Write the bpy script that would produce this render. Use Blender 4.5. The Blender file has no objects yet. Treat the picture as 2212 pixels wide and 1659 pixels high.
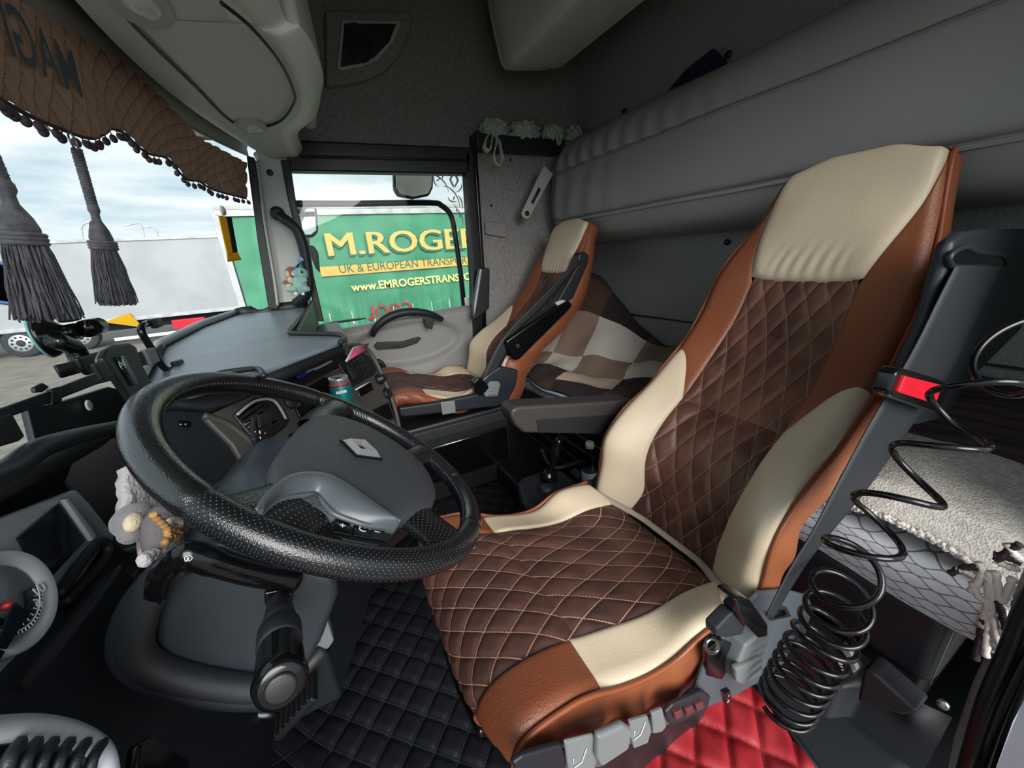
import bpy, bmesh, math, random
from mathutils import Vector, Matrix, noise
R = random.Random(7)
SC = bpy.context.scene
COL = SC.collection
OFF = 1.1                       # cab floor is z = 0; builders below work in metres about the camera's height

# ------------------------------------------------------------------ camera
AX = Vector((0.88447605, -0.20852141, 0.41739781))
AY = Vector((-0.46174421, -0.2626435, 0.84723708))
AZ = Vector((-0.06704025, -0.94209194, -0.32858544))   # world axes seen by the lens (x right, y down, z in)
cam_d = bpy.data.cameras.new('camera'); cam = bpy.data.objects.new('camera', cam_d); COL.objects.link(cam)
cam_d.sensor_width = 36; cam_d.lens = 800 / 2212 * 36; cam_d.clip_start = .01; cam_d.clip_end = 400
Rm = Matrix((AX, AY, AZ))       # lens -> world
m = Matrix((Rm @ Vector((1, 0, 0)), Rm @ Vector((0, -1, 0)), Rm @ Vector((0, 0, -1)))).transposed()
cam.matrix_world = Matrix.Translation((0, 0, OFF)) @ m.to_4x4()
SC.camera = cam
def ray(px, py): return Rm @ Vector((px - 1106, py - 829.5, 800))
def at(px, py, ax, v):
    d = ray(px, py); return d * (v / d[ax])
def hitp(px, py, p0, n):
    d = ray(px, py); return d * (Vector(p0).dot(n) / d.dot(n))

# ------------------------------------------------------------------ world, sun, exposure
SC.view_settings.view_transform = 'Standard'; SC.view_settings.look = 'None'
SC.view_settings.gamma = 1; SC.view_settings.use_curve_mapping = False
SC.view_settings.exposure = 0.85
SC.cycles.max_bounces = 6; SC.cycles.diffuse_bounces = 4; SC.cycles.glossy_bounces = 3
SC.cycles.transparent_max_bounces = 12; SC.cycles.caustics_reflective = False; SC.cycles.caustics_refractive = False
SC.cycles.sample_clamp_indirect = 6
W = bpy.data.worlds.new('overcast_sky'); SC.world = W; W.use_nodes = True
nt = W.node_tree; N = nt.nodes; L = nt.links; N.clear()
wo = N.new('ShaderNodeOutputWorld'); bg = N.new('ShaderNodeBackground'); tc = N.new('ShaderNodeTexCoord')
mp = N.new('ShaderNodeMapping'); mp.inputs['Scale'].default_value = (1.2, 1.2, 5.5)
nz = N.new('ShaderNodeTexNoise'); nz.inputs['Scale'].default_value = 2.1; nz.inputs['Detail'].default_value = 7; nz.inputs['Roughness'].default_value = .55
nz.inputs['Distortion'].default_value = .35
cr = N.new('ShaderNodeValToRGB'); e = cr.color_ramp.elements
e[0].position = .38; e[0].color = (.36, .52, .63, 1); e[1].position = .68; e[1].color = (.98, .99, 1.0, 1)
x = e.new(.50); x.color = (.62, .70, .76, 1)
L.new(tc.outputs['Generated'], mp.inputs[0]); L.new(mp.outputs[0], nz.inputs['Vector']); L.new(nz.outputs[0], cr.inputs[0])
L.new(cr.outputs[0], bg.inputs[0]); bg.inputs[1].default_value = .78; L.new(bg.outputs[0], wo.inputs[0])
sd = bpy.data.lights.new('sun', 'SUN'); sd.energy = 2.8; sd.angle = math.radians(45); sd.color = (1, .97, .93)
sun = bpy.data.objects.new('sun', sd); COL.objects.link(sun)
sun.rotation_euler = Vector((-.10, -1, .50)).to_track_quat('Z', 'Y').to_euler()

# ------------------------------------------------------------------ materials
def lin(h):
    h = h.lstrip('#'); c = [int(h[i:i + 2], 16) / 255 for i in (0, 2, 4)]
    return tuple((v / 12.92 if v <= .04045 else ((v + .055) / 1.055) ** 2.4) for v in c) + (1,)
MATS = {}
def base(name, rough=.5, metal=0., spec=.5, coat=0.):
    m = bpy.data.materials.new(name); m.use_nodes = True; b = m.node_tree.nodes['Principled BSDF']
    b.inputs['Roughness'].default_value = rough; b.inputs['Metallic'].default_value = metal
    b.inputs['Specular IOR Level'].default_value = spec; b.inputs['Coat Weight'].default_value = coat
    MATS[name] = m; return m, m.node_tree.nodes, m.node_tree.links, b
def add_bump(N, L, b, kind, scale, strength, dist=.001, vec=None):
    t = N.new('ShaderNodeTexCoord')
    if kind == 'voronoi':
        n = N.new('ShaderNodeTexVoronoi'); n.inputs['Scale'].default_value = scale; out = n.outputs['Distance']
    else:
        n = N.new('ShaderNodeTexNoise'); n.inputs['Scale'].default_value = scale; n.inputs['Detail'].default_value = 4; out = n.outputs[0]
    L.new(vec or t.outputs['Object'], n.inputs['Vector'])
    bp = N.new('ShaderNodeBump'); bp.inputs['Strength'].default_value = strength; bp.inputs['Distance'].default_value = dist
    L.new(out, bp.inputs['Height']); L.new(bp.outputs[0], b.inputs['Normal']); return bp
def M(name, col, rough=.5, metal=0., bump=None, var=None, spec=.5, coat=0., emit=None, sheen=0):
    m, N, L, b = base(name, rough, metal, spec, coat)
    b.inputs['Base Color'].default_value = lin(col)
    if sheen: b.inputs['Sheen Weight'].default_value = sheen
    if var:
        c2, sc, lo, hi = var
        t = N.new('ShaderNodeTexCoord'); n = N.new('ShaderNodeTexNoise'); n.inputs['Scale'].default_value = sc; n.inputs['Detail'].default_value = 5
        r = N.new('ShaderNodeValToRGB'); r.color_ramp.elements[0].position = lo; r.color_ramp.elements[1].position = hi
        r.color_ramp.elements[0].color = lin(col); r.color_ramp.elements[1].color = lin(c2)
        L.new(t.outputs['Object'], n.inputs['Vector']); L.new(n.outputs[0], r.inputs[0]); L.new(r.outputs[0], b.inputs['Base Color'])
    if bump: add_bump(N, L, b, *bump)
    if emit: b.inputs['Emission Color'].default_value = lin(emit[0]); b.inputs['Emission Strength'].default_value = emit[1]
    return m
def mth(N, L, op, a, b=None, c=None):
    n = N.new('ShaderNodeMath'); n.operation = op
    for i, v in enumerate((a, b, c)):
        if v is None: continue
        if isinstance(v, (int, float)): n.inputs[i].default_value = v
        else: L.new(v, n.inputs[i])
    return n.outputs[0]
def mixc(N, L, f, a, b):
    n = N.new('ShaderNodeMix'); n.data_type = 'RGBA'
    if isinstance(f, (int, float)): n.inputs[0].default_value = f
    else: L.new(f, n.inputs[0])
    for k, v in ((6, a), (7, b)):
        if isinstance(v, tuple): n.inputs[k].default_value = v
        else: L.new(v, n.inputs[k])
    return n.outputs[2]
def uvxy(N, L):
    u = N.new('ShaderNodeUVMap'); s = N.new('ShaderNodeSeparateXYZ'); L.new(u.outputs[0], s.inputs[0]); return s.outputs[0], s.outputs[1]
def noisec(N, L, scale, lo, hi, c1, c2, coord='Object', detail=5):
    t = N.new('ShaderNodeTexCoord'); n = N.new('ShaderNodeTexNoise'); n.inputs['Scale'].default_value = scale; n.inputs['Detail'].default_value = detail
    r = N.new('ShaderNodeValToRGB'); r.color_ramp.elements[0].position = lo; r.color_ramp.elements[1].position = hi
    r.color_ramp.elements[0].color = lin(c1); r.color_ramp.elements[1].color = lin(c2)
    L.new(t.outputs[coord], n.inputs['Vector']); L.new(n.outputs[0], r.inputs[0]); return r.outputs[0], n.outputs[0]
def quiltmat(name, c1, c2, stitch, U, V, width=.03, rough=.6, wear=7, dash=60):
    """diamond stitching along u*U+v*V and u*U-v*V, matching the padded geometry"""
    m, N, L, b = base(name, rough, 0, .4)
    u, v = uvxy(N, L)
    w = []
    for s in (1, -1):
        a = mth(N, L, 'MULTIPLY_ADD', v, s * V, mth(N, L, 'MULTIPLY', u, U))
        w.append(mth(N, L, 'ABSOLUTE', mth(N, L, 'SUBTRACT', mth(N, L, 'FRACT', a), .5)))
    line = mth(N, L, 'GREATER_THAN', mth(N, L, 'MAXIMUM', w[0], w[1]), .5 - width)
    d = mth(N, L, 'FRACT', mth(N, L, 'MULTIPLY', v, dash * 4))
    line = mth(N, L, 'MULTIPLY', line, mth(N, L, 'GREATER_THAN', d, .22))
    col, _ = noisec(N, L, wear, .35, .7, c1, c2)
    L.new(mixc(N, L, line, col, lin(stitch)), b.inputs['Base Color'])
    add_bump(N, L, b, 'noise', 260, .35, .0008)
    return m
PL = ('noise', 900, .25, .0005)
black_plastic = M('black_plastic', '#191b1e', .45, bump=PL)
dark_plastic = M('dark_plastic', '#23262a', .5, bump=('voronoi', 900, .3, .0005))
dash_plastic = M('dash_plastic', '#1c2026', .46, bump=('noise', 500, .35, .0006))
gloss_black = M('gloss_black', '#0b0c0e', .16)
navy_plastic = M('navy_plastic', '#191e25', .5, bump=PL)
grey_plastic = M('grey_plastic', '#b0b3ad', .5, bump=PL)
lever_grey = M('lever_grey', '#74797a', .42, bump=PL)
pale_plastic = M('pale_plastic', '#cccfc9', .48, bump=PL)
door_plastic = M('door_plastic', '#8b8a87', .55, bump=('noise', 700, .3, .0006))
cowl_plastic = M('cowl_plastic', '#2c3238', .36, bump=('noise', 900, .35, .0006))
warm_plastic = M('warm_plastic', '#4b4947', .46, bump=('noise', 500, .3, .0005))
rubber = M('rubber', '#101214', .4, bump=('noise', 400, .2, .0005))
belt_m = M('belt_webbing', '#1c2026', .62, bump=('noise', 900, .5, .0006))
silver = M('silver_paint', '#b4bac2', .36, .15)
chrome = M('chrome', '#eef2f5', .22, .85)
steel = M('steel', '#9aa0a4', .28, 1)
white_pl = M('white_plastic', '#e6e8e8', .35)
white_mark = M('white_marking', '#e4e9ea', .5)
red_mark = M('red_marking', '#b0202c', .4)
red_gloss = M('red_gloss', '#e01830', .22)
screen = M('dark_screen', '#1a2027', .12)
headliner = M('headliner', '#8d8b86', .9, bump=('noise', 420, .6, .001), var=('#7f7d78', 60, .4, .6))
header_dark = M('header_trim_grey', '#9a9b97', .7, bump=PL)
vinyl = M('grey_vinyl', '#90928f', .5, bump=('voronoi', 700, .25, .0006))
cream = M('cream_leather', '#cfbea4', .46, bump=('voronoi', 420, .4, .0006))
tan = M('tan_leather', '#8a5032', .42, bump=('voronoi', 330, .55, .0008), var=('#7c452e', 4, .4, .65))
tan_pipe = M('tan_piping', '#8b4a2c', .42)
wheel_lea = M('wheel_leather', '#131416', .22, bump=('voronoi', 700, .35, .0006), spec=.9, coat=.25)
lea_black = M('black_leatherette', '#1b1e23', .4, bump=('voronoi', 500, .4, .0006))
table_top = M('table_vinyl', '#7c868f', .34, bump=('noise', 260, .6, .0008), var=('#707a83', 9, .4, .6))
green_curt = M('green_curtain', '#36805f', .6, var=('#4b9474', 1.3, .35, .7))
yellow_sign = M('yellow_letter', '#dab262', .6)
yellow_band = M('yellow_band', '#d6ab56', .6)
pale_sign = M('pale_letter', '#e6d98c', .6)
shade_sign = M('letter_shade', '#2f6d58', .7)
red_sign = M('red_letter', '#b2152a', .5)
trailer_white = M('trailer_white', '#a3a6ab', .45, var=('#999ca1', .8, .4, .6))
trailer_trim = M('trailer_trim', '#b4b7b9', .5, .2, var=('#95989b', 3, .45, .7))
tyre = M('tyre', '#303336', .8)
rim_m = M('wheel_rim', '#b3b9bd', .4, .4)
ground_m = M('ground_concrete', '#857f74', .9, var=('#716c62', 2.5, .35, .65), bump=('noise', 8, .4, .02))
blue_paint = M('blue_paint', '#274f86', .5)
cream_fringe = M('blanket_fringe_white', '#cdc8c0', .95)
dark_fringe = M('blanket_fringe_dark', '#33262a', .95)
tassel_m = M('tassel_cord', '#3a3a40', .7, var=('#55545a', 60, .4, .6), sheen=.3)
pompom_m = M('pompom', '#42373a', .9)
bag_m = M('bag_film', '#e9f1e4', .35, spec=.6)
teal_can = M('teal_can', '#1f7f82', .35, .5)
can_red = M('can_rim_red', '#a52b2f', .35, .4)
plush_brown = M('plush_brown', '#9c6545', .95, bump=('noise', 300, .8, .002), sheen=.4)
plush_cream = M('plush_cream', '#dccab2', .95, bump=('noise', 300, .8, .002))
plush_mint = M('plush_mint', '#9cc9bd', .95, bump=('noise', 300, .8, .002), sheen=.4)
plush_blue = M('plush_blue', '#a3c2d6', .95, bump=('noise', 300, .8, .002))
plush_grey = M('plush_grey', '#8b888c', .95, bump=('noise', 260, .9, .002), sheen=.4)
fluffy = M('plush_pale', '#c3bfc4', .98, bump=('noise', 200, 1., .004), sheen=.5)
twine = M('twine', '#b48a55', .85)
blue_pen = M('blue_pen', '#2038b4', .35)
grey_pen = M('grey_pen', '#9aa1ab', .4)
pink_card = M('pink_card', '#d2507a', .35)
yellow_cloth = M('yellow_cloth', '#e9c21d', .8)
navy_cloth = M('navy_cloth', '#131d38', .85)
def fabric(name, c1, c2, sc=90, stretch=(1, 1, 3)):
    m, N, L, b = base(name, .92, 0, .2)
    t = N.new('ShaderNodeTexCoord'); mp = N.new('ShaderNodeMapping'); mp.inputs['Scale'].default_value = stretch
    n = N.new('ShaderNodeTexNoise'); n.inputs['Scale'].default_value = sc; n.inputs['Detail'].default_value = 3
    r = N.new('ShaderNodeValToRGB'); r.color_ramp.elements[0].position = .38; r.color_ramp.elements[1].position = .62
    r.color_ramp.elements[0].color = lin(c1); r.color_ramp.elements[1].color = lin(c2)
    L.new(t.outputs['Object'], mp.inputs[0]); L.new(mp.outputs[0], n.inputs['Vector']); L.new(n.outputs[0], r.inputs[0]); L.new(r.outputs[0], b.inputs['Base Color'])
    bp = N.new('ShaderNodeBump'); bp.inputs['Strength'].default_value = .5; bp.inputs['Distance'].default_value = .001
    L.new(n.outputs[0], bp.inputs['Height']); L.new(bp.outputs[0], b.inputs['Normal']); return m
wall_fab = fabric('wall_fabric', '#807d7e', '#a09c99', 110, (3, 1, 1))
rear_fab = fabric('rear_wall_fabric', '#7d817f', '#989b97', 120, (1, 1, 3))
def glassmat(name, tint, refl=.06):
    m = bpy.data.materials.new(name); m.use_nodes = True; N = m.node_tree.nodes; L = m.node_tree.links; N.clear()
    o = N.new('ShaderNodeOutputMaterial'); t = N.new('ShaderNodeBsdfTransparent'); g = N.new('ShaderNodeBsdfGlossy'); g.inputs['Roughness'].default_value = .02
    t.inputs[0].default_value = lin(tint); x = N.new('ShaderNodeMixShader'); f = N.new('ShaderNodeLayerWeight'); f.inputs[0].default_value = .08
    L.new(mth(N, L, 'MULTIPLY_ADD', f.outputs['Facing'], refl * 2, refl * .3), x.inputs[0]); L.new(t.outputs[0], x.inputs[1]); L.new(g.outputs[0], x.inputs[2]); L.new(x.outputs[0], o.inputs[0]); return m
glass = glassmat('window_glass', '#f4f8f6')
bottle_glass = glassmat('bottle_plastic', '#c2d3d8')
sticker_m = M('sticker_grey', '#c4c8c8', .6)
mirror_m = M('mirror_glass', '#e8ecee', .03, 1)
lens_m = M('lamp_lens', '#c9ccc4', .2)
def translucent(m, amt, col):
    N = m.node_tree.nodes; L = m.node_tree.links; o = [n for n in N if n.type == 'OUTPUT_MATERIAL'][0]; b = N['Principled BSDF']
    t = N.new('ShaderNodeBsdfTranslucent'); t.inputs[0].default_value = lin(col); x = N.new('ShaderNodeMixShader'); x.inputs[0].default_value = amt
    L.new(b.outputs[0], x.inputs[1]); L.new(t.outputs[0], x.inputs[2]); L.new(x.outputs[0], o.inputs[0])
translucent(yellow_cloth, .5, '#e9c21d'); translucent(navy_cloth, .2, '#131d38'); translucent(bag_m, .5, '#cfdccb'); translucent(sticker_m, .5, '#c4c8c8')
# perforated wheel leather: regular pale pinholes
def perf():
    m, N, L, b = base('perforated_leather', .24, 0, .6)
    u = N.new('ShaderNodeUVMap'); v = N.new('ShaderNodeTexVoronoi'); v.inputs['Randomness'].default_value = 0; v.inputs['Scale'].default_value = 250
    mp = N.new('ShaderNodeMapping'); mp.inputs['Rotation'].default_value = (0, 0, .785)
    L.new(u.outputs[0], mp.inputs[0]); L.new(mp.outputs[0], v.inputs['Vector'])
    dot = mth(N, L, 'LESS_THAN', v.outputs['Distance'], .115)
    L.new(mixc(N, L, dot, lin('#131417'), lin('#6c7075')), b.inputs['Base Color'])
    add_bump(N, L, b, 'voronoi', 700, .35, .0006); return m
perf_lea = perf()
quilt_seat = quiltmat('brown_suede_quilt', '#3a2621', '#5b3d33', '#b98e76', 19, 12, .022, .55, 9)
quilt_back = quiltmat('brown_suede_quilt_back', '#412923', '#6e4a39', '#9c6b52', 19, 9, .02, .42, 9)
quilt_floor = quiltmat('black_floor_quilt', '#131519', '#1b1d22', '#3a3e45', 11.5, 11.5, .02, .42, 9)
quilt_red = quiltmat('red_floor_quilt', '#9c222b', '#b53a3e', '#8b2c2c', 9, 9, .02, .42, 14)
quilt_val = quiltmat('valance_velour', '#9a8275', '#87705f', '#2a1f20', 15, 12, .04, .9, 3)
translucent(quilt_val, .16, '#8f6a52')
def plaid():
    m, N, L, b = base('plaid_wool', .97, 0, .1); u, v = uvxy(N, L)
    def ramp(x, per, st):
        r = N.new('ShaderNodeValToRGB'); r.color_ramp.interpolation = 'CONSTANT'; el = r.color_ramp.elements
        el[0].position = 0; el[0].color = lin(st[0][1]); el[1].position = st[1][0]; el[1].color = lin(st[1][1])
        for p, c in st[2:]: q = el.new(p); q.color = lin(c)
        L.new(mth(N, L, 'FRACT', mth(N, L, 'MULTIPLY', x, 1 / per)), r.inputs[0]); return r.outputs[0]
    wob = N.new('ShaderNodeTexNoise'); wob.inputs['Scale'].default_value = 60
    us = mth(N, L, 'MULTIPLY_ADD', wob.outputs[0], .006, u)
    a = ramp(us, .66, [(0, '#ded8cd'), (.30, '#3a3236'), (.55, '#cdbba6'), (.78, '#8f7665')])
    c = ramp(us, .66, [(0, '#9a8170'), (.30, '#5b463d'), (.55, '#2e272b'), (.78, '#d8cfc2')])
    sel = mth(N, L, 'GREATER_THAN', mth(N, L, 'FRACT', mth(N, L, 'MULTIPLY_ADD', wob.outputs[0], .03, mth(N, L, 'MULTIPLY', v, 1 / .52))), .55)
    rib = mth(N, L, 'GREATER_THAN', mth(N, L, 'FRACT', mth(N, L, 'MULTIPLY', mth(N, L, 'ADD', u, v), 95)), .5)
    f = mth(N, L, 'ADD', mth(N, L, 'MULTIPLY', sel, .88), mth(N, L, 'MULTIPLY', rib, .12))
    L.new(mixc(N, L, f, a, c), b.inputs['Base Color']); add_bump(N, L, b, 'noise', 240, .9, .003); return m
plaid_m = plaid()
def lattice():
    m, N, L, b = base('lattice_sheet', .8, 0, .2); u, v = uvxy(N, L)
    ls = []
    for s in (1, -1):
        w = mth(N, L, 'MULTIPLY', mth(N, L, 'SINE', mth(N, L, 'MULTIPLY', u, 2 * math.pi * 16)), .25 * s)
        a = mth(N, L, 'ADD', mth(N, L, 'MULTIPLY_ADD', v, 16, .25 * s), w)
        ls.append(mth(N, L, 'ABSOLUTE', mth(N, L, 'SUBTRACT', mth(N, L, 'FRACT', a), .5)))
    line = mth(N, L, 'LESS_THAN', mth(N, L, 'MINIMUM', ls[0], ls[1]), .055)
    L.new(mixc(N, L, line, lin('#c6c9cf'), lin('#70757c')), b.inputs['Base Color']); return m
lattice_m = lattice()
def weave():
    m, N, L, b = base('woven_wool', .97, 0, .1)
    col, _ = noisec(N, L, 70, .35, .65, '#bdb8b0', '#a5a19a'); L.new(col, b.inputs['Base Color'])
    add_bump(N, L, b, 'voronoi', 240, .9, .002); return m
weave_m = weave()

# ------------------------------------------------------------------ mesh helpers
def link(me, name, mat, parent):
    o = bpy.data.objects.new(name, me); COL.objects.link(o)
    if mat: me.materials.append(mat)
    if parent: o.parent = parent
    return o
class MB:
    def __init__(s): s.v = []; s.f = []; s.uv = []; s.hasuv = False
    def add(s, V, F, UV=None):
        o = len(s.v); s.v += [Vector(p) for p in V]; s.f += [tuple(i + o for i in f) for f in F]
        if UV: s.hasuv = True; s.uv += UV
        else: s.uv += [(0, 0)] * len(V)
        return s
    def grid(s, fn, nu, nv, cu=False, cv=False, uv=None):
        V = []; UV = []
        for i in range(nu + (0 if cu else 1)):
            for j in range(nv + (0 if cv else 1)):
                a, b = i / nu, j / nv; V.append(fn(a, b)); UV.append(uv(a, b) if uv else (a, b))
        A = nu if cu else nu + 1; B = nv if cv else nv + 1
        F = [(i * B + j, ((i + 1) % A) * B + j, ((i + 1) % A) * B + (j + 1) % B, i * B + (j + 1) % B) for i in range(nu) for j in range(nv)]
        return s.add(V, F, UV)
    def box(s, c, d, rot=None):
        V = []
        for k in range(8):
            p = Vector(((k & 1) - .5, ((k >> 1) & 1) - .5, ((k >> 2) & 1) - .5)); p = Vector((p.x * d[0], p.y * d[1], p.z * d[2]))
            if rot: p = rot @ p
            V.append(Vector(c) + p)
        return s.add(V, [(0, 2, 3, 1), (4, 5, 7, 6), (0, 1, 5, 4), (2, 6, 7, 3), (0, 4, 6, 2), (1, 3, 7, 5)])
    def prism(s, pts, d):
        n = len(pts); d = Vector(d); P = [Vector(p) for p in pts]
        return s.add(P + [p + d for p in P], [tuple(range(n))[::-1], tuple(range(n, 2 * n))] + [(i, (i + 1) % n, n + (i + 1) % n, n + i) for i in range(n)])
    def tube(s, pts, r, k=10, closed=False, caps=True, flat=None):
        P = [Vector(p) for p in pts]; n = len(P); V = []; up = Vector((0, 0, 1))
        prev = None; F = []; UV = []; ln = 0
        for i in range(n):
            a = P[(i - 1) % n] if (closed or i > 0) else P[i]; b = P[(i + 1) % n] if (closed or i < n - 1) else P[i]
            t = (b - a).normalized() if (b - a).length > 1e-9 else Vector((0, 0, 1))
            if prev is None:
                q = t.cross(up if abs(t.z) < .9 else Vector((1, 0, 0))).normalized()
            else: q = (prev - t * prev.dot(t)).normalized()
            prev = q; w = t.cross(q)
            rr = r[i] if isinstance(r, (list, tuple)) else r
            if i: ln += (P[i] - P[i - 1]).length
            for j in range(k):
                an = 2 * math.pi * j / k; V.append(P[i] + rr * (math.cos(an) * q + math.sin(an) * (flat or 1) * w)); UV.append((ln, j / k * .1))
        for i in range(n if closed else n - 1):
            for j in range(k):
                i2 = (i + 1) % n; F.append((i * k + j, i * k + (j + 1) % k, i2 * k + (j + 1) % k, i2 * k + j))
        if caps and not closed: F += [tuple(range(k))[::-1], tuple((n - 1) * k + j for j in range(k))]
        return s.add(V, F, UV)
    def lathe(s, prof, c, axis=(0, 0, 1), k=24):
        ax = Vector(axis).normalized(); q = ax.cross(Vector((1, 0, 0)) if abs(ax.x) < .9 else Vector((0, 1, 0))).normalized(); w = ax.cross(q); c = Vector(c)
        n = len(prof)
        V = [c + ax * h + r * (math.cos(2 * math.pi * j / k) * q + math.sin(2 * math.pi * j / k) * w) for (r, h) in prof for j in range(k)]
        F = [(i * k + j, i * k + (j + 1) % k, (i + 1) * k + (j + 1) % k, (i + 1) * k + j) for i in range(n - 1) for j in range(k)]
        F += [tuple(range(k))[::-1], tuple((n - 1) * k + j for j in range(k))]
        return s.add(V, F)
    def blob(s, c, r, k=14, rot=None, nz=0, f=6):
        c = Vector(c); r = Vector(r) if not isinstance(r, (int, float)) else Vector((r, r, r))
        def fn(a, b):
            th = math.pi * min(max(a, .002), .998); ph = 2 * math.pi * b
            p = Vector((math.sin(th) * math.cos(ph), math.sin(th) * math.sin(ph), math.cos(th)))
            if nz: p = p * (1 + nz * noise.noise(p * f + c * 50))
            p = Vector((p.x * r.x, p.y * r.y, p.z * r.z))
            return c + (rot @ p if rot else p)
        return s.grid(fn, k, k * 2, cv=True)
    def build(s, name, mat, parent=None, smooth=True, bevel=0, seg=2, solid=0, sub=0, kind=None, merge=False):
        me = bpy.data.meshes.new(name); me.from_pydata([tuple(v) for v in s.v], [], s.f)
        if s.hasuv:
            ul = me.uv_layers.new(name='UVMap'); d = [0.0] * (len(me.loops) * 2)
            for i, lp in enumerate(me.loops): d[2 * i], d[2 * i + 1] = s.uv[lp.vertex_index]
            ul.data.foreach_set('uv', d)
        bm = bmesh.new(); bm.from_mesh(me); bmesh.ops.recalc_face_normals(bm, faces=bm.faces)
        if bevel:
            for e in bm.edges:
                if len(e.link_faces) == 2 and e.calc_face_angle(0) > .5: e.smooth = True
        bm.to_mesh(me); bm.free()
        if smooth: me.shade_smooth()
        o = link(me, name, mat, parent)
        if solid:
            q = o.modifiers.new('solid', 'SOLIDIFY'); q.thickness = solid; q.offset = 0
        if bevel:
            q = o.modifiers.new('bevel', 'BEVEL'); q.width = bevel; q.segments = seg; q.limit_method = 'ANGLE'; q.angle_limit = .5; q.harden_normals = False
            if smooth: me.shade_smooth(); w = o.modifiers.new('wn', 'WEIGHTED_NORMAL'); w.keep_sharp = False
        if sub:
            q = o.modifiers.new('sub', 'SUBSURF'); q.levels = q.render_levels = sub
        if kind: o['kind'] = kind
        return o
def crv(pts, n=60, closed=False):
    """Catmull-Rom through the points, n samples (tuples of any length)"""
    P = [tuple(p) for p in pts]; m_ = len(P); out = []; segs = m_ if closed else m_ - 1
    for k in range(n + (0 if closed else 1)):
        t = k / n * segs; i = min(int(t), segs - 1); f = t - i
        g = lambda j: P[j % m_] if closed else P[min(max(j, 0), m_ - 1)]
        p0, p1, p2, p3 = g(i - 1), g(i), g(i + 1), g(i + 2)
        out.append(tuple(.5 * (2 * b + (c - a) * f + (2 * a - 5 * b + 4 * c - d) * f * f + (3 * b - a - 3 * c + d) * f ** 3) for a, b, c, d in zip(p0, p1, p2, p3)))
    return out
def ev(pts, t):
    P = pts; segs = len(P) - 1; t = min(max(t, 0), 1) * segs; i = min(int(t), segs - 1); f = t - i
    g = lambda j: P[min(max(j, 0), segs)]
    return tuple(.5 * (2 * b + (c - a) * f + (2 * a - 5 * b + 4 * c - d) * f * f + (3 * b - a - 3 * c + d) * f ** 3) for a, b, c, d in zip(g(i - 1), g(i), g(i + 1), g(i + 2)))
def lerp(a, b, t): return a + (b - a) * t
def sstep(a, b, x):
    t = min(max((x - a) / (b - a), 0), 1); return t * t * (3 - 2 * t)
def tag(o, label=None, cat=None, group=None, kind=None):
    if label: o['label'] = label
    if cat: o['category'] = cat
    if group: o['group'] = group
    if kind: o['kind'] = kind
    return o
def thing(name, label, cat, group=None):
    o = bpy.data.objects.new(name, None); COL.objects.link(o); o.empty_display_size = .05
    return tag(o, label, cat, group)
def struct(name, label=None):
    o = bpy.data.objects.new(name, None); COL.objects.link(o); o['kind'] = 'structure'
    if label: o['label'] = label
    return o
def plate(name, pxs, ax, v, th, mat, parent, bevel=.003, smooth=True, kind=None, zoff=None):
    P = [at(p[0], p[1], ax, v) for p in pxs]; d = [0, 0, 0]; d[ax] = th
    return MB().prism(P, d).build(name, mat, parent, smooth, bevel, kind=kind)
def pbox(name, c, d, mat, parent, bevel=.004, rot=None, seg=2): return MB().box(c, d, rot).build(name, mat, parent, True, bevel, seg)
def ptube(name, pts, r, mat, parent, k=10, n=0, closed=False, flat=None):
    if n: pts = crv([tuple(p) for p in pts], n, closed)
    return MB().tube(pts, r, k, closed, flat=flat).build(name, mat, parent)
def rrect(c, u, v, w, h, r, k=5):
    out = []
    for (sx, sy, a0) in ((1, 1, 0), (-1, 1, 90), (-1, -1, 180), (1, -1, 270)):
        for i in range(k + 1):
            a = math.radians(a0 + 90 * i / k)
            out.append(Vector(c) + Vector(u) * (sx * (w / 2 - r) + r * math.cos(a)) + Vector(v) * (sy * (h / 2 - r) + r * math.sin(a)))
    return out
def text(s, size, mat, parent, o, ux, uy, name='lettering', ext=.001, align='LEFT', off=0, sx=1):
    c = bpy.data.curves.new(name, 'FONT'); c.body = s; c.size = size; c.extrude = ext; c.align_x = align; c.offset = off; c.resolution_u = 3
    ob = bpy.data.objects.new(name, c); COL.objects.link(ob)
    dg = bpy.context.evaluated_depsgraph_get(); me = bpy.data.meshes.new_from_object(ob.evaluated_get(dg))
    bpy.data.objects.remove(ob); bpy.data.curves.remove(c)
    ux, uy, o = Vector(ux).normalized(), Vector(uy).normalized(), Vector(o); nn = ux.cross(uy)
    for v in me.vertices:
        p = v.co; v.co = o + ux * p.x * sx + uy * p.y + nn * p.z
    me.materials.clear(); return link(me, name, mat, parent)

# ------------------------------------------------------------------ the outside
gz = -2.35
g = struct('ground', 'pale concrete yard outside the cab')
MB().grid(lambda a, b: (lerp(-60, 60, a), lerp(-12, 120, b), gz), 2, 2).build('ground_surface', ground_m, g)
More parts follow.
